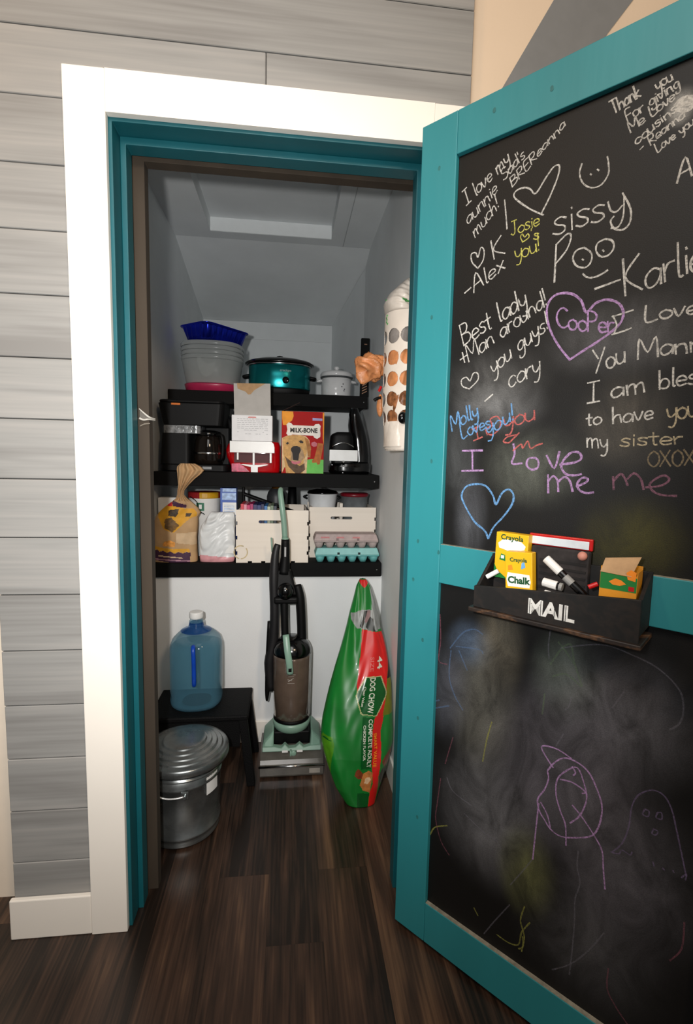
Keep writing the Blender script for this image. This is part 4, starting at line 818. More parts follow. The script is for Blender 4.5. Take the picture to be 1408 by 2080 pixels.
M_bagcols = {'base': mat('bag_green', '0f7428', .38, var=.08, scale=8, coat=.12), 'gray': mat('bag_grey', '8d918e', .25, var=.08), 'darkgray': mat('bag_dark', '2c302c', .3), 'pinkgray': mat('bag_pink_grey', '8e7474', .3), 'red': mat('bag_red', 'd01a16', .38, var=.06, scale=10, coat=.1),
    'black': mat('bag_black', '1d1d1c', .3), 'olive': mat('bag_olive', '6e7214', .3, var=.08), 'lightgreen': mat('bag_lime', '4c8a1c', .25, var=.1), 'darkgreen': mat('bag_dark_green', '0a5420', .25, var=.05), 'tan': mat('bag_tan', 'b6b680', .3),
    'brown': mat('bag_brown', '7a3a20', .3, var=.15, scale=60), 'dogtan': mat('bag_dog_tan', 'b8743c', .3, var=.15, scale=60), 'cream': mat('bag_cream', 'd8b48c', .3, var=.1, scale=60)}
keys = list(M_bagcols)
rows = []
for z, xl, xr, y in BAGROWS:
    dy = .012 + .068 * max(0, min(1, (.79 - z) / .42)) ** .8 - .035 * max(0, (.18 - z) / .18) ** 1.5
    rows.append((max(z, .003), xl, min(xr, .8335), y, dy))
rows = sorted(rows)
t = thing('dog_food_bag', 'tall green and red dog food bag leaning in the right corner', 'bag', ((rows[0][1] + rows[0][2]) / 2, rows[0][3], 0))
def bag_paint(u, z):
    r_ = 'base'
    for n_, poly in BAGD:
        if pip(u, z, poly): r_ = n_
    return keys.index(r_)
b = MB(); wb = wobble(5)
fnb = loft(b, rows, 300, 280, 2.3, bag_paint, lambda s, q: wb(s * 1.2, q * .9) + .25 * wb(s * 2.3, q * 2.0), .016)
b.build('sack', [M_bagcols[k] for k in keys], t, smooth=True)
def bag_pt(u, z, e=.0012):
    z0, z1 = rows[0][0], rows[-1][0]; tt = (z - z0) / (z1 - z0)
    _, xl, xr, yc, dy = interp_rows(rows, z)
    k = max(-1, min(1, 1 - 2 * u))
    lo, hi = 0.0, .5
    for _i in range(16):
        m_ = (lo + hi) / 2
        x = fnb(m_, tt)[0]
        if (x - (xl + xr) / 2) / ((xr - xl) / 2) < -k: lo = m_
        else: hi = m_
    p = fnb(lo, tt)
    return (p[0], p[1] - e, p[2])
def bag_text(word, a, c_, hgt, m, nm):
    # runs from a to c_ in (u,z): letters rotated a quarter turn clockwise
    L_ = math.hypot(0, a[1] - c_[1]); 
    cu = bpy.data.curves.new('t', 'FONT'); cu.body = word; cu.size = 1
    o = bpy.data.objects.new('t', cu); COL.objects.link(o); bpy.context.view_layer.update(); wd = o.dimensions.x
    bpy.data.objects.remove(o); bpy.data.curves.remove(cu)
    sx = L_ / wd
    def f(x, y):
        s = (x * sx) / L_ + .5
        z = a[1] + (c_[1] - a[1]) * s; _, xl, xr, _, _ = interp_rows(rows, z)
        u = a[0] + (c_[0] - a[0]) * s + (y * hgt) / (xr - xl)
        return bag_pt(u, z)
    MB().text(word, f, size=1.0, bold=.02).build(nm, m, t)
for wd_, (a, c_), hg in BAGT:
    m = {'SMART VALUE': mat('bag_orange_print', 'f0921c', .4), 'SIZE': mat('bag_pink_print', 'd86a64', .4)}.get(wd_, mat('bag_pale_print', 'd8dcc8', .4))
    bag_text(wd_, a, c_, hg, m, 'bag_lettering')

# ---------------------------------------------------------------- shelves
def shelf(label, x0, x1, y0, y1, zt, th):
    t = thing('shelf', label, 'shelf', ((x0 + x1) / 2, y0, zt - th), 'black closet shelves')
    MB().box(x0, x1, y0 + .0195, y1, zt - th + .01, zt).build('shelf_board', M_blackwood, t, bevel=.001)
    MB().box(x0, x1, y0, y0 + .019, zt - th, zt).build('front_edge', M_blackwood, t, bevel=.002)
    b = MB(); b.lathe((0, 0, 0), [(.0025, 0), (.0025, .001)], 8)
    for v in b.v: v.xyz = (x1 - .02 + v.x, y0 - v.z - .0002, zt - th / 2 + v.y)
    b.build('nail_head', M_chrome, t)
    return t
shelf('bottom black shelf, holding the paper bag and the wooden crates', -.160, .832, .856, 1.25, .825, .062)
shelf('middle black shelf, holding the coffee makers and the dog biscuit box', -.156, .822, .92, 1.27, 1.212, .060)
shelf('top black shelf, holding the teal slow cooker', -.168, .812, 1.25, 1.60, 1.600, .062)

# ---- bottom shelf
PROWS = [(0.796, -0.171, 0.028), (0.867, -0.17, 0.026), (0.931, -0.165, 0.025), (0.986, -0.156, 0.038), (1.018, -0.147, 0.048), (1.039, -0.132, 0.042), (1.06, -0.11, 0.03), (1.082, -0.081, 0.01), (1.099, -0.06, -0.011), (1.115, -0.054, -0.025), (1.132, -0.053, -0.023), (1.155, -0.049, -0.006), (1.183, -0.051, 0.021), (1.205, -0.052, 0.048), (1.22, -0.054, 0.06), (1.234, -0.052, 0.048), (1.248, -0.038, 0.022)]
PD = [('yellow', [(-0.061, 1.043), (-0.061, 1.075), (0.411, 1.075), (0.614, 1.055), (0.882, 1.058), (0.965, 1.026), (0.831, 1.014), (0.676, 0.986), (0.507, 0.954), (0.29, 0.968), (0.12, 1.014)]), ('brown', [(0.266, 1.012), (0.396, 1.02), (0.619, 0.986), (0.475, 0.956), (0.299, 0.974)]), ('darkbrown', [(0.212, 1.049), (0.464, 1.055), (0.511, 1.02), (0.298, 1.026)]), ('darkbrown', [(0.682, 1.038), (0.824, 1.038), (0.829, 1.023), (0.713, 1.023)]), ('redp', [(-0.15, 1.082), (0.099, 1.082), (0.257, 1.064), (0.089, 1.064)]), ('purple', [(-0.008, 1.092), (0.717, 1.072), (0.67, 1.058), (0.262, 1.066)]), ('yellow', [(0.055, 0.898), (0.201, 0.891), (0.345, 0.888), (0.504, 0.884), (0.676, 0.885), (0.862, 0.884), (0.868, 0.869), (0.79, 0.874), (0.718, 0.866), (0.619, 0.874), (0.533, 0.866), (0.433, 0.875), (0.348, 0.869), (0.276, 0.878), (0.191, 0.874), (0.131, 0.884), (0.061, 0.878)]), ('purple', [(0.062, 0.877), (0.132, 0.882), (0.191, 0.872), (0.276, 0.877), (0.349, 0.868), (0.433, 0.874), (0.533, 0.865), (0.619, 0.872), (0.718, 0.865), (0.789, 0.872), (0.874, 0.868), (0.869, 0.823), (0.502, 0.825), (0.064, 0.836)]), ('tanlight', [(0.164, 0.858), (0.716, 0.847), (0.716, 0.843), (0.164, 0.852)]), ('pinkline', [(0.072, 0.843), (0.863, 0.834), (0.863, 0.83), (0.072, 0.839)]), ('orange', [(0.283, 0.914), (0.413, 0.923), (0.545, 0.913), (0.532, 0.893), (0.272, 0.898)]), ('tanlight', [(0.567, 0.952), (0.998, 0.956), (1.001, 0.901), (0.574, 0.91)])]
pc = {'base': mat('kraft_paper', 'b8956c', .75, var=.07, scale=14, bump=.5, bscale=30), 'yellow': mat('kraft_yellow', 'd69a18', .6, var=.08), 'brown': mat('print_brown', '6a4c20', .6, var=.25, scale=90), 'darkbrown': mat('print_dark', '3c2a12', .6, var=.4, scale=120),
      'redp': mat('print_red', 'c02428', .6), 'purple': mat('print_purple', '3e1838', .6), 'tanlight': mat('kraft_light', 'cdb08c', .7), 'pinkline': mat('print_pinkline', 'b08090', .6), 'orange': mat('print_orange', 'e0943c', .6, var=.2, scale=70)}
pk = list(pc)
rows_p = []
for z, xl, xr in sorted(PROWS):
    dy = .042 if z < 1.0 else max(.010, .042 - (z - 1.0) * .36)
    if z > 1.13: dy = .012 + (z - 1.13) * .10
    rows_p.append((max(z, .8265), max(xl + .002, -.158), min(xr, .030) if z < 1.03 else xr, .905 if z < 1.08 else .892, dy))
rows_p = [r for i, r in enumerate(rows_p) if i == 0 or r[0] > rows_p[i - 1][0] + .001]
t = thing('paper_bag', 'brown paper bag with yellow and purple print, twisted shut, left on the bottom shelf', 'bag', (-.06, .905, .826))
def ppaint(u, z):
    r_ = 'base'
    for n_, poly in PD:
        if pip(u, z, poly): r_ = n_
    return pk.index(r_)
b = MB(); wb = wobble(9); fnp = loft(b, rows_p, 140, 150, 2.8, ppaint, lambda s, q: wb(s * 1.6, q * 1.7) + (1.2 * math.sin(s * 60) if q > .62 else 0), .006)
b.build('sack', [pc[k] for k in pk], t, smooth=True)
b = MB(); b.lathe((-.040, .905, 1.104), [(.0165, 0), (.0185, .003), (.0185, .008), (.0165, .011)], 20, sy=.85, cap=False); b.build('tie', mat('blue_grey_tie', '6c8288', .6), t, smooth=True, label='blue-grey tie round the neck')

cr = wobble(21)
rows_w = [(.826, .040, .184, .900, .030), (.84, .038, .188, .900, .034), (.90, .038, .190, .900, .034), (.95, .038, .188, .902, .032), (.98, .044, .188, .905, .030), (1.005, .062, .188, .905, .028), (1.03, .075, .186, .91, .022), (1.040, .085, .182, .91, .015)]
t = thing('plastic_pouch', 'crumpled white plastic pouch with pink lower edge beside the paper bag', 'pouch', (.1, .90, .826))
b = MB(); loft(b, rows_w, 90, 70, 3.0, lambda u, z: 1 if z < .850 - u * .012 + .008 else 0, lambda s, q: cr(s * 2, q * 2) * 1.3, .012)
b.build('pouch', [mat('white_film', 'dcdfe0', .35, var=.03, bump=.4, bscale=20), mat('pink_film', 'd89aa0', .4)], t, smooth=True)
b = MB(); b.box(.128, .186, .869, .8705, .865, .900); b.build('label_patch', M_plain, t)

t = thing('plastic_tub', 'white plastic tub with green mark and red and yellow rim behind the paper bag', 'tub', (.034, 1.06, .826))
MB().lathe((.034, 1.06, .826), [(.058, 0), (.060, .002), (.071, .262), (.072, .264)], 40).build('tub_body', M_plain, t, smooth=True)
M_tr = mat('rim_red', '8c1a1e', .4); M_ty = mat('rim_yellow', 'c49418', .4)
b = MB(); b.lathe((.034, 1.06, .826), [(.072, .2645), (.074, .268), (.074, .288), (.071, .292)], 40, mi=0)
for i, f_ in enumerate(b.f[:-2]):
    if (i % 40) in range(29, 37): b.m[i] = 1
b.build('lid', [M_tr, M_ty], t, label='red and yellow lid')
b = MB(); b.grid(lambda u, v: (.034 + .0712 * math.cos(-1.95 + u * .5), 1.06 + .0712 * math.sin(-1.95 + u * .5), 1.036 + v * .036), 8, 3); b.build('green_mark', mat('tub_green', '1c6a4c', .5), t)
b = MB(); b.grid(lambda u, v: (.034 + .0716 * math.cos(-1.78 + u * .18), 1.06 + .0716 * math.sin(-1.78 + u * .18), 1.044 + v * .020), 4, 2); b.build('white_mark', M_plain, t)
MB().tube([(-.020, 1.002, 1.098), (.012, .985, 1.075), (.020, .984, 1.04), (.045, .986, 1.02)], .002, 6).build('bail_handle', M_blk, t)
t = thing('white_carton', 'plain white carton at the far left behind the paper bag', 'carton', (-.12, 1.02, .826))
MB().box(-.160, -.062, 1.0, 1.10, .826, 1.092).build('carton_body', M_plain, t, bevel=.002)
MB().box(-.155, -.067, 1.0, 1.05, 1.0922, 1.0935).build('carton_flap', M_plain, t)

t = thing('blue_carton', 'narrow blue and white printed carton between white tub and wooden crate', 'carton', (.15, .98, .826))
M_blu = mat('print_blue', '3a5cae', .4, var=.08); M_blud = mat('print_dark_blue', '20368a', .4); M_blul = mat('print_light_blue', '9cb6e0', .4, var=.2, scale=70)
MB().box(.118, .188, .955, 1.010, .826, 1.142).build('carton_body', M_blu, t, bevel=.001)
b = MB(); ff = lambda x, z: (x, .9545, z)
b.flat([(.128, 1.078), (.188, 1.078), (.188, 1.02), (.128, 1.02)], ff, 0); b.flat([(.126, 1.09), (.187, 1.088), (.187, 1.12), (.126, 1.12)], ff, 1); b.flat([(.128, 1.126), (.187, 1.126), (.187, 1.141), (.128, 1.141)], ff, 1)
b.flat([(.128, .97), (.188, .97), (.188, 1.018), (.128, 1.018)], ff, 0); b.flat([(.119, .828), (.187, .828), (.187, .968), (.119, .968)], ff, 2)
for k in range(6): b.flat([(.134, 1.030 + k * .007), (.180, 1.030 + k * .007), (.180, 1.0325 + k * .007), (.134, 1.0325 + k * .007)], lambda x, z: (x, .9542, z), 1)
b.build('front_print', [M_plain, M_blul, M_blud], t)

M_ply = wood('pale_plywood', 'e0d6c8', 'e6dccf', 'ebe2d6', 'X', .5, .6, .15, .02, amp=.05)
def cells(b, xs_, zs_, y0, y1, skip):
    nx, nz = len(xs_), len(zs_)
    full = lambda i, j: 0 <= i < nx - 1 and 0 <= j < nz - 1 and not skip((xs_[i] + xs_[i + 1]) / 2, (zs_[j] + zs_[j + 1]) / 2)
    vid = lambda i, j, k: (i * nz + j) * 2 + k
    fs = []
    for i in range(nx - 1):
        for j in range(nz - 1):
            if not full(i, j): continue
            fs.append((vid(i, j, 0), vid(i + 1, j, 0), vid(i + 1, j + 1, 0), vid(i, j + 1, 0)))
            fs.append((vid(i, j, 1), vid(i, j + 1, 1), vid(i + 1, j + 1, 1), vid(i + 1, j, 1)))
            if not full(i - 1, j): fs.append((vid(i, j, 0), vid(i, j + 1, 0), vid(i, j + 1, 1), vid(i, j, 1)))
            if not full(i + 1, j): fs.append((vid(i + 1, j, 0), vid(i + 1, j, 1), vid(i + 1, j + 1, 1), vid(i + 1, j + 1, 0)))
            if not full(i, j - 1): fs.append((vid(i, j, 0), vid(i, j, 1), vid(i + 1, j, 1), vid(i + 1, j, 0)))
            if not full(i, j + 1): fs.append((vid(i, j + 1, 0), vid(i + 1, j + 1, 0), vid(i + 1, j + 1, 1), vid(i, j + 1, 1)))
    b._add([(x, y, z) for x in xs_ for z in zs_ for y in (y0, y1)], fs)
def crate(label, x0, x1, y0, y1, z0, z1, slot, notch_r, notch_l, notch_b):
    t = thing('wooden_crate', label, 'crate', ((x0 + x1) / 2, (y0 + y1) / 2, z0), 'pale plywood crates on the bottom shelf')
    th = .006
    nt = [(x1 - .006, x1 + .01, z - .008, z + .008) for z in notch_r] + [(x0 - .01, x0 + .006, z - .008, z + .008) for z in notch_l] + [(x - .009, x + .009, z0 - .01, z0 + .007) for x in notch_b]
    h_ = (slot[3] - slot[2]) / 2; zc = (slot[2] + slot[3]) / 2
    def skip(x, z):
        if any(a < x < c_ and d < z < e for a, c_, d, e in nt): return True
        xx = min(max(x, slot[0] + h_), slot[1] - h_)
        return (x - xx) ** 2 + (z - zc) ** 2 < h_ * h_
    X = sorted(set([x0, x1, slot[0], slot[1], x1 - .006, x0 + .006] + [slot[0] + h_ * k / 5 for k in range(6)] + [slot[1] - h_ * k / 5 for k in range(6)] + [x + d for x in notch_b for d in (-.009, .009)]))
    Z = sorted(set([z0, z1, z0 + .007] + [slot[2] + h_ * k / 5 for k in range(11)] + [z + d for z in notch_r + notch_l for d in (-.008, .008)]))
    b = MB(); cells(b, X, Z, y0, y0 + th, skip); b.build('front_panel', M_ply, t)
    MB().box(x0, x1, y1 - th, y1, z0, z1).build('back_panel', M_ply, t)
    MB().box(x0 + .008, x0 + .014, y0 + th + .0003, y1 - th - .0003, z0, z1 - .001).build('side_panel', M_ply, t)
    MB().box(x1 - .014, x1 - .008, y0 + th + .0003, y1 - th - .0003, z0, z1 - .001).build('side_panel', M_ply, t)
    MB().box(x0 + .0145, x1 - .0145, y0 + th + .0003, y1 - th - .0003, z0 + .0075, z0 + .0125).build('bottom_panel', M_ply, t)
    return t
c1 = crate('pale plywood crate with faint round stain, left one, behind the vacuum handle', .196, .506, .860, 1.14, .826, 1.056, (.292, .398, .998, 1.011), (.998, .935, .868), (.998, .935, .868), (.255, .312, .44))
b = MB()
for k in range(28):
    a0, a1 = 2 * math.pi * k / 28, 2 * math.pi * (k + 1) / 28
    if k in (3, 4, 12, 20): continue
    b.flat([(.216 + r_ * math.cos(a) , .872 + r_ * math.sin(a)) for r_, a in ((.026, a0), (.026, a1), (.031, a1), (.031, a0))], lambda x, z: (x, .8596, z))
b.build('ring_stain', mat('ring_stain', 'c6b48e', .7, var=.1, scale=60), c1, label='faint round water stain', kind='stuff')
crate('pale plywood crate behind the egg cartons, right one', .513, .822, .975, 1.24, .826, 1.060, (.612, .712, 1.004, 1.017), (1.006, .95), (.99, .93, .87), (.6,))

# things in the left crate
CBC = ['c8404c', 'd890a0', 'c03868', 'a02860', '2c2c5c', '26346c', '1c2048', '3a74b0', 'b8c0a8', '7c8c74', '38404a']
x = .212
for i, c_ in enumerate(CBC):
    w_ = .0135 if i not in (4, 5) else .017
    o = MB().box(x, x + w_ - .0006, .90, 1.06, .839, 1.077 - (i % 3) * .002 - (.006 if i > 6 else 0)).build('booklet', mat('booklet_' + c_, c_, .5, var=.08), bevel=.001)
    tag(o, ['red booklet spine at the left end of the row in the left crate', 'pale pink booklet second from left in the left crate', 'deep pink booklet third from left in the left crate', 'magenta booklet fourth from left in the left crate', 'first dark navy booklet right of the pink ones in the left crate', 'second dark navy booklet right of the pink ones in the left crate', 'black-blue booklet left of the bright blue one in the left crate', 'bright blue booklet in the left crate', 'pale green booklet right of the bright blue one', 'grey green booklet near the vacuum handle', 'dark slate booklet at the right end of the row behind the vacuum handle'][i], 'booklet', 'booklets standing in the left crate')
    x += w_
t = thing('wire_rack', 'black bent bar rack sticking out above the left crate', 'rack', (.28, 1.10, .834))
MB().tube([(.218, 1.075, .840), (.208, 1.075, 1.140)], .007, 10, smooth=False).build('upright_bar', M_blk, t)
MB().tube([(.206, 1.075, 1.110), (.480, 1.085, 1.012)], .009, 10, smooth=False).build('slanting_bar', M_blk, t)
MB().tube([(.480, 1.085, .840), (.480, 1.085, 1.02)], .007, 10, smooth=False).build('upright_bar', M_blk, t)
t = thing('squeeze_bottle', 'dark grey bottle with amber cap behind the mint vacuum handle', 'bottle', (.345, 1.195, .826))
MB().lathe((.357, 1.195, .826), [(.040, 0), (.042, .01), (.045, .22), (.046, .262), (.040, .285), (.026, .303)], 28).build('bottle_body', mat('dark_grey_plastic', '36373a', .45), t, smooth=True)
MB().lathe((.357, 1.195, .826), [(.022, .3035), (.022, .322)], 24).build('cap', mat('amber_cap', 'b87818', .4), t, smooth=True)
t = thing('black_flask', 'tall black flask behind the right side of the vacuum handle', 'flask', (.44, 1.20, .826))
MB().lathe((.436, 1.19, .826), [(.024, 0), (.026, .01), (.024, .22), (.020, .316)], 24).build('flask_body', M_blk, t, smooth=True)
MB().lathe((.436, 1.19, .826), [(.015, .3165), (.015, .322)], 20).build('flask_top', M_blk, t, smooth=True)

# things in the right crate
t = thing('white_stockpot', 'white pot with dark lid in the right crate', 'pot', (.577, 1.09, .833))
pcn = (.580, 1.090, .839)
MB().lathe(pcn, [(.058, 0), (.061, .006), (.063, .22), (.070, .270), (.071, .276)], 40).build('pot_body', mat('pot_white', 'd4d6d8', .25, var=.03), t, smooth=True)
ld = MB().lathe(pcn, [(.073, .2765), (.074, .281), (.066, .290), (.030, .298)], 40).build('lid', M_blkgloss, t, smooth=True, label='dark lid')
b = MB(); b.tube([(.508, 1.085, 1.090), (.490, 1.08, 1.099), (.507, 1.09, 1.105)], .005, 8); b.tube([(.650, 1.06, 1.090), (.662, 1.06, 1.099), (.650, 1.07, 1.105)], .005, 8); b.split('side_handle', M_blk, t, smooth=True)
b = MB(); b.tube([(.565, 1.09, 1.131), (.575, 1.09, 1.139), (.60, 1.09, 1.139), (.612, 1.09, 1.131)], .003, 8); b.build('lid_handle', M_chrome, ld, smooth=True)
t = thing('food_container', 'clear food container with dark red lid at the right of the right crate', 'container', (.742, 1.12, .833))
MB().lathe((.738, 1.12, .839), [(.050, 0), (.054, .004), (.064, .262)], 36).build('container_body', mat('grey_clear_plastic', '6c7072', .25, var=.1, coat=.4), t, smooth=True)
MB().lathe((.738, 1.12, .839), [(.066, .2625), (.069, .266), (.069, .276), (.060, .280)], 36).build('lid', mat('dark_red_lid', '7c1020', .35), t, smooth=True, label='dark red lid')
o = MB().box(.657, .672, 1.02, 1.06, .839, 1.075).build('wood_block', M_ply, bevel=.002)
tag(o, 'small pale wooden block end between the pot and the red-lidded container', 'wood block')

# egg cartons
def egg_carton(label, x0, x1, y0, y1, z0, z1, m, m2, dark):
    t = thing('egg_carton', label, 'egg carton', ((x0 + x1) / 2, (y0 + y1) / 2, z0), 'egg cartons stacked on the bottom shelf')
    zm = z0 + (z1 - z0) * .50; n = 6; pw_ = (x1 - x0) / n
    b = MB()
    for i in range(n):
        for yc in (y0 + .027, y1 - .027):
            b.lathe((x0 + pw_ * (i + .5), yc, z0), [(pw_ * .27, 0), (pw_ * .36, (zm - z0) * .35), (pw_ * .47, (zm - z0) * .98)], 14, pw=2.6)
    b.split('egg_cup', m2, t, smooth=True)
    MB().box(x0 + .002, x1 - .002, y0 + .002, y1 - .002, zm - .004, zm + .001).build('tray_rim', m2, t, bevel=.001)
    b = MB(); i_ = .010
    b.hexa([(x0, y0, zm + .0012), (x1, y0, zm + .0012), (x1, y1, zm + .0012), (x0, y1, zm + .0012), (x0 + i_, y0 + i_ * .9, z1), (x1 - i_, y0 + i_ * .9, z1), (x1 - i_, y1 - i_, z1), (x0 + i_, y1 - i_, z1)])
    b.build('lid', m, t, bevel=.004, seg=3)
    b = MB()
    for f_ in (.36, .68):
        xx = x0 + (x1 - x0) * f_
        b.box(xx - .005, xx + .005, y0 - .0008, y0 + .004, zm + .004, zm + .013)
    b.split('latch_hole', dark, t)
    b = MB()
    for f_ in (.36, .68):
        xx = x0 + (x1 - x0) * f_
        b.box(xx - .005, xx + .005, y0 - .002, y0 + .002, zm - .003, zm + .003)
    b.split('latch_tab', m, t, bevel=.001)
    return t
M_dk = mat('hole_dark', '1c2626', .8)
egg_carton('teal foam egg carton at the bottom of the stack on the bottom shelf', .536, .824, .860, .966, .8262, .889, mat('teal_foam', '8cc4c0', .6, var=.04), mat('teal_foam_low', '5fa8a6', .6, var=.04), M_dk)
M_pulp = mat('grey_pulp', 'a89a96', .9, var=.05, scale=50, bump=.3, bscale=200)
e2 = egg_carton('greyish pink pulp egg carton on top of the teal one', .530, .818, .860, .966, .8895, .951, mat('pink_pulp', 'b4a29e', .9, var=.05, scale=50, bump=.3, bscale=200), M_pulp, mat('pulp_mark', '80706e', .9))
b = MB()
for (a, c_) in ((.56, .60), (.63, .665), (.70, .735)): b.flat([(a, .9335), (c_, .9335), (c_ - .002, .9405), (a + .002, .9405)], lambda x, z: (x, .8600 + (z - .9215) * .30 - .0004, z))
b.build('pink_print', mat('pink_pulp_print', 'c08080', .9), e2)

# ---- middle shelf
def rbox(b, x0, x1, y0, y1, z0, z1, r=.02, n=5, mi=0, tx=0.0, top=None):
    """rounded vertical corners; top=(x0,x1,y0,y1) for tapered sides"""
    def ring(X0, X1, Y0, Y1):
        pts = []
        for cx, cy, a0 in ((X1 - r, Y1 - r, 0), (X0 + r, Y1 - r, 90), (X0 + r, Y0 + r, 180), (X1 - r, Y0 + r, 270)):
            for k in range(n + 1):
                a = math.radians(a0 + 90 * k / n); pts.append((cx + r * math.cos(a), cy + r * math.sin(a)))
        return pts
    A_ = ring(x0, x1, y0, y1); B_ = ring(*(top or (x0, x1, y0, y1))); m_ = len(A_)
    b._add([(p[0], p[1], z0) for p in A_] + [(p[0], p[1], z1) for p in B_], [list(range(m_))[::-1], list(range(m_, 2 * m_))] + [(i, (i + 1) % m_, m_ + (i + 1) % m_, m_ + i) for i in range(m_)], mi)
Z2 = 1.2125
t = thing('coffee_maker', 'large black drip coffee maker with glass carafe at the left of the middle shelf', 'coffee maker', (0, 1.06, Z2))
b = MB(); rbox(b, -.140, .151, .966, 1.18, Z2, Z2 + .030, .03); b.build('base', M_blk, t, bevel=.004)
b = MB(); rbox(b, -.142, -.012, .968, 1.18, Z2 + .0305, 1.378, .02, top=(-.134, -.012, .972, 1.18)); b.build('water_tank', M_blk, t, bevel=.002)
b = MB(); rbox(b, .02, .150, 1.10, 1.18, Z2 + .0305, 1.412, .02); b.build('rear_column', M_blk, t, bevel=.002)
b = MB(); rbox(b, -.128, .03, .975, 1.18, 1.3785, 1.412, .02); b.build('film_band', mat('crinkled_clear_film', '8e9092', .2, .3, var=.3, scale=50, bump=.6, bscale=60), t, label='crinkled silvery plastic film band')
b = MB(); rbox(b, -.130, .128, .972, 1.19, 1.4125, 1.508, .03, top=(-.148, .138, .962, 1.20)); b.build('brew_basket', M_blk, t, bevel=.003)
b = MB(); rbox(b, -.144, .134, .966, 1.196, 1.5085, 1.522, .03); b.build('lid', M_blk, t, bevel=.006, seg=3)
MB().box(-.088, -.050, .9605, .9635, 1.498, 1.506).build('orange_label', mat('orange_label', 'd87010', .5), t, bevel=.0005)
cc = (.056, 1.036, Z2 + .031)
cf = MB().lathe(cc, [(.050, .0), (.060, .004), (.064, .02), (.064, .06), (.058, .105), (.050, .125)], 40, cap=False).build('carafe', film('dark_carafe_glass', '1a1512', .80, .05, tint='3c3026'), t, smooth=True, label='dark glass carafe')
MB().lathe(cc, [(.040, .003), (.050, .006), (.058, .02), (.058, .055), (.052, .10), (.0, .10)], 32).build('coffee_dark', mat('coffee_dark', '14100c', .2), t, smooth=True)
MB().lathe(cc, [(.052, .1255), (.056, .130), (.054, .146), (.03, .152)], 36).build('carafe_lid', M_blkgloss, cf, smooth=True)
MB().lathe(cc, [(.0645, .045), (.066, .047), (.066, .053), (.0645, .055)], 36, cap=False).build('metal_band', M_chrome, cf, smooth=True)
MB().tube([(.100, .992, 1.375), (.122, .975, 1.372), (.128, .972, 1.33), (.124, .975, 1.275), (.106, .99, 1.262)], .007, 10).build('carafe_handle', M_blk, cf, smooth=True)
b = MB(); loft(b, [(Z2 + .031, .128, .186, 1.15, .04), (1.30, .128, .188, 1.15, .04), (1.40, .125, .178, 1.15, .04), (1.45, .12, .156, 1.15, .03), (1.47, .12, .140, 1.15, .02)], 32, 20, 2.4); b.build('side_housing', M_blk, t, smooth=True)
b = MB(); b.box(.040, .080, .9645, .9665, Z2 + .010, Z2 + .022); b.build('switch_plate', mat('switch_grey', '8a8c8e', .3), t, bevel=.001)

# red gadget with white front
t = thing('red_gadget', 'glossy red kitchen gadget with white top band and posts, under the white printed box', 'gadget', (.26, 1.03, Z2))
M_rg = mat('gloss_red', 'b00810', .12, var=.08, coat=.8)
b = MB(); loft(b, [(Z2, .160, .376, 1.045, .050), (1.24, .155, .379, 1.045, .052), (1.28, .138, .379, 1.045, .053), (1.31, .134, .379, 1.045, .053), (1.335, .142, .378, 1.045, .050), (1.350, .155, .372, 1.045, .045)], 60, 24, 4.0); b.build('body', M_rg, t, smooth=True)
b = MB(); pts = [(.158, 1.300), (.354, 1.300), (.354, 1.325), (.350, 1.342), (.340, 1.3505), (.158, 1.3505)]; b.prism(pts, lambda x, z, y: (x, y, z), .972, .990); b.build('top_band', M_plain, t, bevel=.001, label='white top band')
b = MB()
for xx, w_, zb in ((.192, .004, 1.268), (.262, .0045, 1.245), (.337, .0045, 1.256)): b.box(xx - w_, xx + w_, .975, .981, zb, 1.2995)
b.split('post', M_plain, t, bevel=.001, label='white post')
b = MB(); pts = [(.205 + (i / 16) * .122, 1.248 - .012 * math.sin(math.pi * i / 16)) for i in range(17)] + [(.327 - (i / 16) * .122, 1.250 - .004 * math.sin(math.pi * i / 16)) for i in range(1, 16)]
b.prism(pts, lambda x, z, y: (x, y, z), .978, .986); b.box(.250, .280, .977, .985, Z2 + .001, 1.240); b.split('arc_foot', M_plain, t)
b = MB(); b.hexa([(.164, .9895, Z2 + .002), (.244, .9895, Z2 + .002), (.244, .9925, Z2 + .002), (.164, .9925, Z2 + .002), (.164, .988, 1.250), (.200, .988, 1.252), (.200, .991, 1.252), (.164, .991, 1.250)]); b.build('pink_window', mat('pink_gloss', 'c84a6c', .3, var=.3, scale=60), t)
b = MB(); b.box(.175, .338, .9915, .9925, 1.255, 1.2985); b.build('dark_window', mat('dark_red_window', '4a0810', .6), t)

t = thing('white_printed_box', 'white box with fine print and a raised grey cardboard flap with a torn brown top', 'box', (.254, 1.0, 1.351))
MB().box(.166, .344, .975, 1.045, 1.3515, 1.465).build('carton', mat('white_card', 'e6e6e8', .5, var=.02), t, bevel=.002)
M_gc = mat('grey_card', 'b4b1ad', .85, var=.03, scale=30)
b = MB(); b.hexa([(.176, .990, 1.4655), (.336, .990, 1.4655), (.336, .992, 1.4655), (.176, .992, 1.4655), (.173, .994, 1.603), (.333, .994, 1.607), (.333, .996, 1.607), (.173, .996, 1.603)]); rf = b.build('raised_flap', M_gc, t, label='raised grey cardboard flap')
b = MB(); b.flat([(.187, 1.604), (.312, 1.6065), (.285, 1.590), (.262, 1.575), (.247, 1.557), (.236, 1.556), (.225, 1.568), (.205, 1.575), (.190, 1.580)], lambda x, z: (x, .990 + (z - 1.4655) * .0291 - .0005, z)); b.build('torn_patch', M_card, rf, label='torn brown patch')
b = MB()
rr_ = random.Random(4)
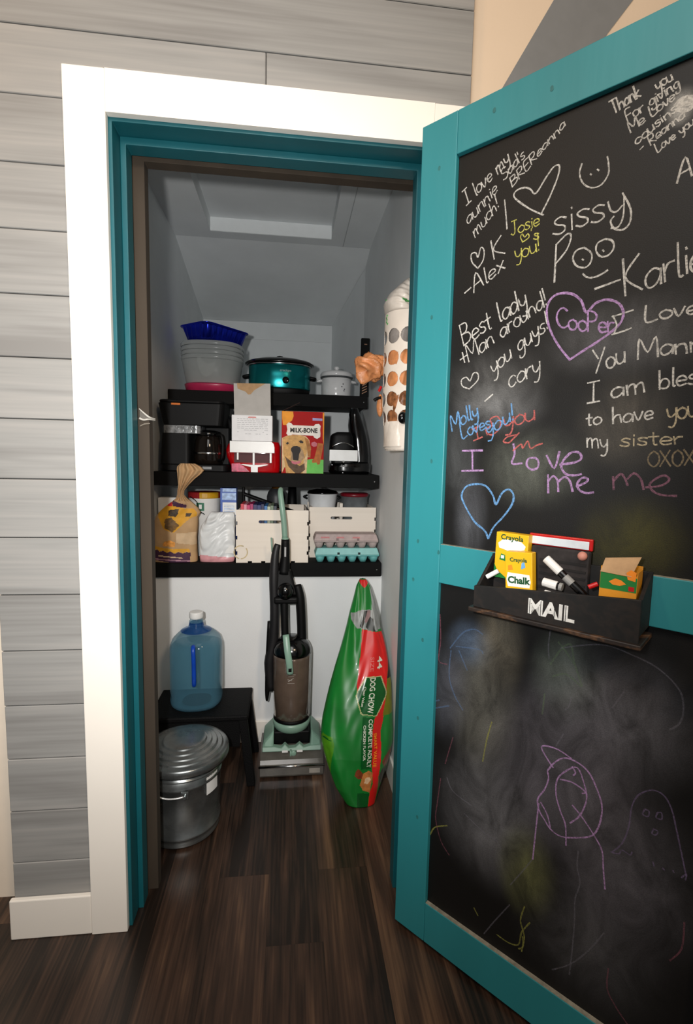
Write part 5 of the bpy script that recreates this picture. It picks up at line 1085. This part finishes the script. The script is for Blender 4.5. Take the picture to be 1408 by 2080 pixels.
for k in range(9):
    z = 1.447 - k * .0082; x = .190
    while x < .322:
        w_ = rr_.uniform(.006, .02)
        if k < 6 or rr_.random() < .3: b.flat([(x, z), (min(x + w_, .324), z), (min(x + w_, .324), z + .0028), (x, z + .0028)], lambda x, z: (x, .9745, z))
        x += w_ + .004
b.build('fine_print', mat('faint_print', 'bcbcc0', .6), t, kind='stuff')
b = MB(); b.flat([(.236, 1.4525), (.274, 1.4525), (.270, 1.459), (.240, 1.459)], lambda x, z: (x, .9744, z)); b.build('red_print', mat('faint_red_print', 'd89490', .6), t)

# dog biscuit box
t = thing('biscuit_box', 'red dog biscuit box with a retriever picture in the middle of the middle shelf', 'box', (.48, 1.0, Z2))
bx0, bx1, bz0, bz1, by = .385, .574, Z2, 1.487, .965
M_brd = mat('box_red', 'a81414', .65, spec=.2, var=.06, scale=12)
MB().box(bx0, bx1, by, 1.030, bz0, bz1).build('carton', [M_brd], t, bevel=.0015)
def BF(l): return lambda u, v: (bx0 + u * (bx1 - bx0), by - l, bz0 + v * (bz1 - bz0))
def zp(s): return [((float(q.split(',')[0]) - 757) / 558, (1230 - float(q.split(',')[1])) / 825) for q in s.split()]
pm = ['orange', 'bone', 'fur', 'furdark', 'nose', 'tongue', 'green', 'biscuit', 'blue', 'light', 'ear', 'muzzle']
PMs = [mat('bx_orange', 'ee9a28', .7), mat('bx_bone', 'ece4da', .7), mat('bx_fur', 'c89a5c', .7, var=.12, scale=70), mat('bx_furdark', '5c4632', .7, var=.2, scale=70), mat('bx_nose', '241e1e', .7), mat('bx_tongue', 'c8707c', .7), mat('bx_green', '6cc058', .7),
       mat('bx_biscuit', 'b06428', .7, var=.12, scale=60), mat('bx_blue', 'a8a0cc', .7), mat('bx_light', 'd8b88c', .7, var=.1, scale=60), mat('bx_ear', 'a87038', .7, var=.15, scale=60), mat('bx_muzzle', 'a88a68', .7, var=.15, scale=60)]
b = MB()
def art(nm, s, l): b.flat(zp(s), BF(l), pm.index(nm))
art('orange', "762,405 905,410 912,470 890,530 850,555 830,590 775,590 762,500", .0004)
art('orange', "1295,412 1314,412 1314,840 1300,760", .0004)
art('blue', "1160,485 1290,490 1290,522 1160,520", .0004)
art('green', "1095,1045 1150,1035 1314,1040 1314,1228 1085,1228", .0004)
art('biscuit', "1235,815 1310,825 1300,900 1265,1100 1235,1110 1220,1080 1165,1085 1160,1055 1190,1020 1220,900", .0007)
art('tongue', "1150,815 1190,800 1225,820 1220,860 1180,870 1150,850", .0004)
art('light', "765,760 850,720 1000,715 1080,735 1120,780 1145,900 1135,1010 1100,1010 1090,1228 1010,1228 960,1150 800,1150 765,1228", .0005)
art('fur', "775,760 860,722 1000,718 1075,745 1100,830 1090,960 1050,1060 1040,1228 820,1228 800,1100 780,950", .0008)
art('ear', "1060,745 1110,775 1145,880 1138,1015 1105,1000 1090,880", .0010)
art('furdark', "800,1000 870,1060 1000,1130 1060,1090 1070,1180 1010,1228 940,1228 850,1140", .0010)
art('muzzle', "880,940 900,880 1000,870 1040,930 1060,1010 1010,1090 940,1110 880,1060", .0012)
art('nose', "885,890 910,868 960,862 1000,880 1012,920 990,970 980,1060 910,1050 900,960 880,920", .0014)
art('tongue', "885,1060 940,1075 1015,1060 1000,1095 940,1112 895,1095", .0016)
art('nose', "820,825 840,812 855,830 835,848 818,842", .0014)
art('nose', "985,800 1010,785 1045,805 1040,825 1000,822", .0014)
art('bone', "820,580 850,553 885,565 905,590 1180,590 1200,565 1245,560 1270,590 1262,640 1268,690 1265,735 1225,762 1190,750 1170,722 900,712 880,722 840,728 818,700 832,650", .0014)
b.text('MILK-BONE', lambda x, y: BF(.0018)(.52 + x, .695 + y * .69), size=.145, mi=pm.index('nose'), bold=.006, sx=.86)
b.build('front_print', PMs, t)
MB().hexa([(bx0 + .001, by + .002, bz1 + .0005), (bx0 + .003, by + .002, bz1 + .0005), (bx0 + .003, 1.028, bz1 + .0005), (bx0 + .001, 1.028, bz1 + .0005), (bx0 + .078, by + .010, bz1 + .040), (bx0 + .080, by + .010, bz1 + .040), (bx0 + .080, 1.02, bz1 + .040), (bx0 + .078, 1.02, bz1 + .040)]).build('open_flap', mat('dark_flap', '3a241a', .7), t, label='brown open top flap')

# single-cup coffee brewer
t = thing('cup_brewer', 'black single-cup coffee brewer with white label at the right of the middle shelf', 'coffee maker', (.69, 1.05, Z2))
b = MB(); loft(b, [(Z2, .612, .792, 1.055, .085), (Z2 + .012, .604, .797, 1.055, .09), (1.245, .602, .800, 1.055, .09), (1.262, .610, .798, 1.055, .085)], 60, 14, 3.0); b.build('base', M_blkgloss, t, smooth=True)
b = MB(); loft(b, [(1.2625, .715, .800, 1.09, .055), (1.30, .712, .800, 1.09, .055), (1.38, .704, .788, 1.09, .055), (1.44, .697, .770, 1.09, .05), (1.49, .700, .752, 1.09, .045), (1.52, .706, .740, 1.09, .035)], 48, 30, 2.6); b.build('water_tower', M_blkgloss, t, smooth=True, label='tall curved black water tank')
b = MB(); loft(b, [(1.322, .602, .713, 1.01, .045), (1.36, .604, .712, 1.01, .045), (1.385, .607, .708, 1.01, .044), (1.395, .616, .703, 1.01, .040), (1.403, .635, .700, 1.01, .030)], 48, 20, 3.5); b.build('brew_head', M_blk, t, smooth=True)
b = MB(); b.tube([(.612 + .098 * i / 10, .9665 - .006 * math.sin(math.pi * i / 10), 1.336 + .018 * math.sin(math.pi * i / 10)) for i in range(11)], .0028, 8, smooth=False); b.build('silver_arc', M_chrome, t, smooth=True)
MB().box(.600, .728, .960, .9625, 1.272, 1.3215).build('white_label', M_plain, t, bevel=.0006, label='white paper label')
b = MB(); rbox(b, .612, .712, .963, 1.03, 1.2625, 1.3215, .02); b.build('drip_column', M_blk, t)
MB().tube([(.663, .958, 1.262), (.663, .958, 1.273)], .007, 12, smooth=False).build('silver_button', M_chrome, t, smooth=True)
b = MB()
for x, z in ((.585 + .028, 1.2535), (.663, 1.218), (.73, 1.222)): b.ball((x, .9705, z), .004, .003, .004, 10, 8)  # small chrome beads added to stand for highlight points on the base
b.split('glint_bead', M_chrome, t, smooth=True)

# ---- top shelf
Z3 = 1.6005
t = thing('stacked_tubs', 'stack of nested clear plastic tubs with pink bottom under the blue foil pan', 'tub', (.022, 1.43, Z3))
M_clr = film('cloudy_plastic', 'd0d4d2', .40, .18, tint='e0e2e1'); M_pk = mat('pink_tub', 'b42c54', .3, var=.1, scale=10)
tc = (.020, 1.430, Z3)
MB().lathe(tc, [(.118, .0), (.130, .004), (.138, .035), (.139, .042)], 56, pw=2.6).build('pink_tub', M_pk, t, smooth=True, label='pink tub at the bottom')
MB().lathe(tc, [(.122, .046), (.132, .05), (.150, .155), (.153, .158)], 56, pw=2.6, cap=False).build('clear_tub', M_clr, t, smooth=True)
for i, zz in enumerate((.160, .182, .204, .226)):
    MB().lathe(tc, [(.150 + .001 * i, zz), (.1535 + .001 * i, zz + .003), (.1545 + .001 * i, zz + .012), (.151, zz + .020)], 56, pw=2.6, cap=False).build('tub_rim', M_clr, t, smooth=True)
MB().lathe(tc, [(.115, .050), (.130, .10), (.142, .246), (.10, .2465), (.0, .2465)], 48, pw=2.6, cap=False).build('inner_tub', film('cloudy_plastic_inner', 'a8acaa', .40, .3, tint='c0c4c2'), t, smooth=True)
b = MB(); b.grid(lambda u, v: (tc[0] - .012 + (u - .5) * .09 * math.sqrt(max(0, 1 - (1 - v) ** 2)) + .0, tc[1] - .133, Z3 + .07 + v * .10), 8, 8); b.build('white_patch', film('pale_oval_film', 'd0d2d0', .5, .4), t, label='whitish oval patch')  # pale see-through oval at the front of the tubs

M_foil = mat('blue_foil', '2032d0', .24, .85, var=.2, scale=10)
t = thing('foil_pan', 'shiny dark blue fluted foil pan balanced on the clear tubs', 'pan', (.05, 1.40, 1.85))
pc_ = Vector((.036, 1.405)); rot = math.radians(50)
def panprof(hx, hy, z, n=88, fl=.0, r=.045):
    pts = []
    for cx, cy, a0 in ((hx - r, hy - r, 0), (-hx + r, hy - r, 90), (-hx + r, -hy + r, 180), (hx - r, -hy + r, 270)):
        for k in range(n // 4):
            a = math.radians(a0 + 90 * k / (n // 4 - 1)); pts.append((cx + r * math.cos(a), cy + r * math.sin(a)))
    # resample evenly so the sides carry the flutes
    tot = 0; L_ = [0]
    for i in range(len(pts)):
        p, q = pts[i], pts[(i + 1) % len(pts)]; tot += math.hypot(q[0] - p[0], q[1] - p[1]); L_.append(tot)
    out = []; m_ = 220
    for i in range(m_):
        s = tot * i / m_; k = max(j for j in range(len(pts)) if L_[j] <= s); f_ = (s - L_[k]) / max(1e-9, L_[k + 1] - L_[k])
        p, q = pts[k], pts[(k + 1) % len(pts)]
        x, y = p[0] + (q[0] - p[0]) * f_, p[1] + (q[1] - p[1]) * f_
        e = 1 + fl * math.sin(2 * math.pi * i / m_ * 26)
        x *= e; y *= e
        out.append((pc_.x + x * math.cos(rot) - y * math.sin(rot), pc_.y + x * math.sin(rot) + y * math.cos(rot), z))
    return out
rings = [panprof(.122, .078, 1.852), panprof(.127, .083, 1.856, fl=.008), panprof(.143, .098, 1.912, fl=.022), panprof(.145, .100, 1.918), panprof(.152, .107, 1.919), panprof(.153, .108, 1.922)]
b = MB(); m_ = 220
b._add([p for r_ in rings for p in r_], [(k * m_ + i, k * m_ + (i + 1) % m_, (k + 1) * m_ + (i + 1) % m_, (k + 1) * m_ + i) for k in range(len(rings) - 1) for i in range(m_)] + [list(range(m_))[::-1]])
b.build('pan_body', M_foil, t, smooth=True, solid=-.0006)
b = MB(); b.tube([rings[-1][i] for i in range(0, m_, 4)] + [rings[-1][0]], .0022, 6, smooth=False); b.build('rolled_rim', M_foil, t, smooth=True)

t = thing('slow_cooker', 'teal oval slow cooker with black lid in the middle of the top shelf', 'slow cooker', (.365, 1.40, Z3))
M_tc = mat('teal_metallic', '0d7c80', .22, .75, var=.04, scale=4)
oc = (.366, 1.400, Z3); sx, sy = 1.0, .74
MB().lathe(oc, [(.150, 0), (.154, .004), (.157, .026), (.156, .030)], 72, sx=sx, sy=sy, pw=2.3).build('base', M_blk, t, smooth=True)
MB().lathe(oc, [(.158, .0305), (.160, .034), (.160, .142), (.158, .146)], 72, sx=sx, sy=sy, pw=2.3).build('shell', M_tc, t, smooth=True, label='teal metallic shell')
MB().lathe(oc, [(.161, .1465), (.166, .150), (.166, .153), (.160, .1545)], 72, sx=sx, sy=sy, pw=2.3).build('crock_rim', M_chrome, t, smooth=True)
ld = MB().lathe(oc, [(.168, .155), (.178, .158), (.178, .163), (.160, .174), (.110, .187), (.050, .193), (.0, .194)], 72, sx=sx, sy=sy, pw=2.3, cap=False).build('lid', M_blkgloss, t, smooth=True, label='black domed lid')
MB().lathe(oc, [(.012, .194), (.016, .205), (.0, .209)], 20, cap=False).build('lid_knob', M_blk, ld, smooth=True)
b = MB(); b.lathe((0, 0, 0), [(.0165, 0), (.0165, .012), (.014, .016), (0, .017)], 28, cap=False)
for v in b.v: v.xyz = (.398 + v.x, oc[1] - .1165 - v.z, Z3 + .068 + v.y)
dl = b.build('dial', M_blk, t, smooth=True)
b = MB(); b.flat([(.405, .075), (.409, .075), (.409, .079), (.405, .079)], lambda x, z: (x, oc[1] - .134, Z3 + z - .014)); b.build('dial_mark', M_plain, dl)
b = MB()
for sg in (-1, 1):
    xx = oc[0] + sg * .160; b.tube([(xx - sg * .004, 1.375, Z3 + .098), (xx + sg * .022, 1.378, Z3 + .094), (xx + sg * .024, 1.40, Z3 + .094), (xx + sg * .022, 1.422, Z3 + .094), (xx - sg * .004, 1.425, Z3 + .098)], .008, 10)
b.split('side_handle', M_blk, t, smooth=True)
MB().text('crockpot', lambda x, y: (.400 + x, oc[1] - math.sqrt(max(0, 1 - ((.034 + x) / .160) ** 2)) * .160 * sy * 1.012 - .0016, Z3 + .116 + y), size=.017).build('small_lettering', mat('silver_print', 'a8c0c0', .4), t)

t = thing('mini_slow_cooker', 'small white round slow cooker with knobbed lid beside the teal one', 'slow cooker', (.668, 1.42, Z3))
M_cer = mat('white_ceramic', 'dcdcdc', .15, var=.02, coat=.5)
mc = (.665, 1.40, Z3)
MB().lathe(mc, [(.072, 0), (.077, .004), (.079, .012), (.080, .098), (.078, .100)], 48).build('shell', M_cer, t, smooth=True)
MB().lathe(mc, [(.0815, .1005), (.086, .104), (.086, .108), (.082, .1085)], 48).build('dark_rim', mat('rim_dark_grey', '4c5052', .4), t, smooth=True)  # dark grey ring between shell and lid
ld = MB().lathe(mc, [(.082, .109), (.086, .112), (.086, .122), (.080, .132), (.050, .140), (.0, .142)], 48, cap=False).build('lid', M_cer, t, smooth=True)
MB().lathe(mc, [(.008, .1425), (.009, .148), (.015, .156), (.013, .164), (.0, .167)], 20, cap=False).build('lid_knob', M_cer, ld, smooth=True)
b = MB()
for sg in (-1, 1):
    xx = mc[0] + sg * .079; b.tube([(xx - sg * .002, 1.392, Z3 + .090), (xx + sg * .020, 1.394, Z3 + .086), (xx + sg * .020, 1.41, Z3 + .086), (xx - sg * .002, 1.412, Z3 + .090)], .006, 10)
b.split('side_handle', M_cer, t, smooth=True)
b = MB()
for x_, z_ in ((.025, .064), (.032, .038), (.030, .030), (.018, .050)): b.flat([(x_, z_), (x_ + .006, z_), (x_ + .006, z_ + .005), (x_, z_ + .005)], lambda x, z: (mc[0] + x, mc[1] - math.sqrt(.0802 ** 2 - x * x) - .0006, Z3 + z))
b.build('flower_print', mat('dark_print', '3a3440', .5), t, kind='stuff')

t = thing('dark_board', 'tall narrow black board with striped lower edge leaning on the right wall', 'board', (.80, 1.31, Z3))
MB().box(.778, .822, 1.290, 1.312, Z3, 1.895).build('board', M_blackwood, t, bevel=.004)
b = MB()
for k in range(8):
    b.flat([(.787, 1.615 + k * .013), (.812, 1.628 + k * .013), (.812, 1.632 + k * .013), (.787, 1.620 + k * .013)], lambda x, z: (x, 1.2897, z))
b.flat([(.794, 1.862), (.808, 1.862), (.808, 1.866), (.794, 1.866)], lambda x, z: (x, 1.2897, z))
b.build('stripes', mat('tan_stripes', '9c7458', .6, var=.2, scale=60), t, label='tan slanting stripes', kind='stuff')

# ---- bag holder on the right wall
t = thing('bag_holder', 'white perforated bag holder on the right closet wall, stuffed with plastic bags', 'bag holder', (.79, .45, 1.31))
M_hold = mat('holder_white', 'eadfd2', .5, var=.02)
hc = (.8365, .450); HX, HY = .092, .088; HZ0, HZ1 = 1.318, 1.775
def hsurf(u, v):
    a = -.05 + u * (math.pi + .10); tz = v
    k = .86 + .14 * min(1, tz * 3) if tz < .33 else 1
    return (hc[0] - HX * k * math.sin(a), hc[1] - HY * math.cos(a), HZ0 + (HZ1 - HZ0) * v)
holes = []
for j, z in enumerate((1.694, 1.623, 1.553, 1.487, 1.425)):
    for a in (.34, .94, 1.56, 2.2, 2.8): holes.append((a, z))
def in_hole(u, v):
    a = -.05 + u * (math.pi + .10); z = HZ0 + (HZ1 - HZ0) * v
    return any(((a - ha) * .090) ** 2 + (z - hz) ** 2 < .0245 ** 2 for ha, hz in holes) 
b = MB(); b.grid(hsurf, 170, 260)
keep = [(f_, m2) for k, (f_, m2) in enumerate(zip(b.f, b.m)) if not in_hole(((k % 170) + .5) / 170, ((k // 170) + .5) / 260)]
b.f = [k[0] for k in keep]; b.m = [k[1] for k in keep]
b.build('holder_shell', M_hold, t, smooth=True, solid=.0018)
b = MB(); pts = [(hc[0] - .001, hc[1] + HY * .95)] + [(hc[0] - HX * .85 * math.sin(a), hc[1] + HY * math.cos(a) * .95) for a in [k * math.pi / 12 for k in range(1, 12)]] + [(hc[0] - .001, hc[1] - HY * .95)]
b.prism(pts, lambda x, y, z: (x, y, z), HZ0 - .004, HZ0); b.build('holder_floor', M_hold, t)
M_tanb = mat('tan_plastic_bag', 'd08a58', .4, var=.14, scale=25, bump=.8, bscale=60); M_gryb = mat('grey_plastic_bag', '8a8480', .4, var=.12, scale=25, bump=.8, bscale=50); M_brnb = mat('brown_mixed_bag', '8a5836', .4, var=.45, scale=45, bump=.8, bscale=50)
M_whtb = mat('white_plastic_bag', 'eadfd2', .35, var=.03, bump=.6, bscale=30)
wb = wobble(31)
o_ = []
b = MB(); rows_h = [(z, hc[0] - .084, hc[0] - .002, .450, .078) for z in (1.325, 1.50, 1.66, 1.76)]
loft(b, rows_h, 90, 70, 2.2, None, lambda s, q: wb(s * 2, q * 2) - .9, .006)
for i, f_ in enumerate(b.f):
    z = sum(b.v[k].z for k in f_) / len(f_)
    b.m[i] = 1 if z > 1.660 else 0 if z > 1.515 else 2 if z > 1.41 else 3
o = b.build('plastic_bag_bundle', [M_tanb, M_gryb, M_brnb, M_whtb], smooth=True)
tag(o, 'tan, grey and brown plastic bags seen through the holes of the white holder', 'plastic bags'); o['kind'] = 'stuff'
wb2 = crumple(41)
def shell_ball(name, label, c_, r3, m, seed, amp=.12, cat='plastic bag', n=56):
    w2 = crumple(seed); w3 = crumple(seed + 1)
    f_ = lambda a, t_: 1 + amp * w2(math.cos(a) * .35 * math.cos(t_) + .5, math.sin(a) * .35 * math.cos(t_) + .4 * math.sin(t_)) + amp * .22 * w3(math.cos(a) * 1.1 * math.cos(t_), math.sin(t_) * 1.3 + math.sin(a) * .9 * math.cos(t_))
    o = MB().ball(c_, r3[0], r3[1], r3[2], n, n // 2, wob=f_).build(name, m, smooth=True)
    return tag(o, label, cat)
shell_ball('plastic_bag', 'crumpled tan plastic bag bulging out left of the white holder', (.716, .548, 1.617), (.058, .030, .044), M_tanb, 53, .95)
# white bag with green print spilling over the top
t = thing('plastic_bag', 'white plastic bag with green print spilling from the top of the holder', 'plastic bag', (.79, .45, 1.78))
w2 = crumple(61)
b = MB(); loft(b, [(1.778, .748, .834, .450, .078), (1.79, .742, .834, .450, .080), (1.812, .738, .834, .45, .078), (1.84, .752, .834, .45, .070), (1.862, .775, .834, .45, .058), (1.885, .800, .834, .45, .040), (1.900, .820, .834, .45, .018)], 80, 40, 2.2, None, lambda s, q: w2(s * 2.4, q * 1.8), .014)
b.build('bag_film', M_whtb, t, smooth=True)
b = MB(); r4 = random.Random(8)
for k in range(12):
    a = r4.uniform(.2, 1.25); z = 1.795 + a * .020 + r4.uniform(-.004, .004)
    x = hc[0] - .094 * math.sin(a + .15) ; y = hc[1] - .092 * math.cos(a + .15)
    b.ball((x, y, z), .006, .005, .003, 6, 4)
b.build('green_print', mat('bag_green_print', '4c9c50', .5, var=.3, scale=100), t, label='green print on the bag', kind='stuff')
b = MB()
for k in range(5):
    a = 1.35 + r4.uniform(-.08, .08); b.ball((hc[0] - .0935 * math.sin(a), hc[1] - .0885 * math.cos(a), 1.738 + k * .007), .003, .004, .004, 6, 4)
b.build('green_scrap', mat('bag_green_scrap', '4c9c50', .5, var=.3, scale=100), t, kind='stuff')
o = MB().ball((.757, .440, 1.555 - .13), .010, .012, .018, 14, 10).build('dark_fold', M_blkgloss, smooth=True)
bpy.data.objects.remove(o)
b = MB(); b.ball((.795, .362, 1.422), .016, .012, .020, 18, 12); o = b.build('black_bag_knot', M_blkgloss, smooth=True); tag(o, 'glossy black bag knot poking through a lower hole of the holder', 'bag knot')
shell_ball('paper_scrap', 'small tan scrap sticking out low at the left side of the holder', (.744, .512, 1.475), (.012, .016, .040), M_tanb, 71, .1, 'scrap', 24)
b = MB(); b.tube([(.752, .54, 1.548), (.744, .545, 1.530)], .005, 8, smooth=False); tag(b.build('red_strip', M_red), 'tiny red strip under the bulging tan bag', 'strip')
b = MB(); b.tube([(.745, .50, 1.502), (.729, .51, 1.498), (.722, .512, 1.492)], .006, 8); tag(b.build('black_peg', M_blk, smooth=True), 'small black peg left of the bag holder', 'peg')

# clear plastic strap on the left frame
M_wisp = film('wispy_clear_film', 'e6e2da', .5, .25)
t = thing('clear_strap', 'twisted strip of clear plastic film across the brown framing at the left', 'plastic strip', (.035, .12, 1.375))
MB().tube([(.0235, .108, 1.402), (.034, .1085, 1.392), (.049, .110, 1.380), (.056, .140, 1.377)], [.0012, .002, .0025, .003], 8, sq=.5).build('upper_strand', M_wisp, t, smooth=True)
MB().tube([(.0235, .108, 1.377), (.034, .1085, 1.373), (.046, .110, 1.375), (.056, .141, 1.376)], [.003, .0022, .0022, .003], 8, sq=.5).build('lower_strand', M_wisp, t, smooth=True)
MB().tube([(.024, .109, 1.356), (.036, .110, 1.362), (.050, .1105, 1.364)], [.001, .002, .001], 8, sq=.5).build('faint_strand', film('fainter_film', 'd8d0c4', .18, .3), t, smooth=True)
b = MB(); b.grid(lambda u, v: (.024 + u * .026, .1105, 1.401 - u * .020 - v * (.024 * (1 - u) + .003)), 8, 4); b.build('film_sheet', film('film_sheet', 'ddd8d0', .16, .2), t)
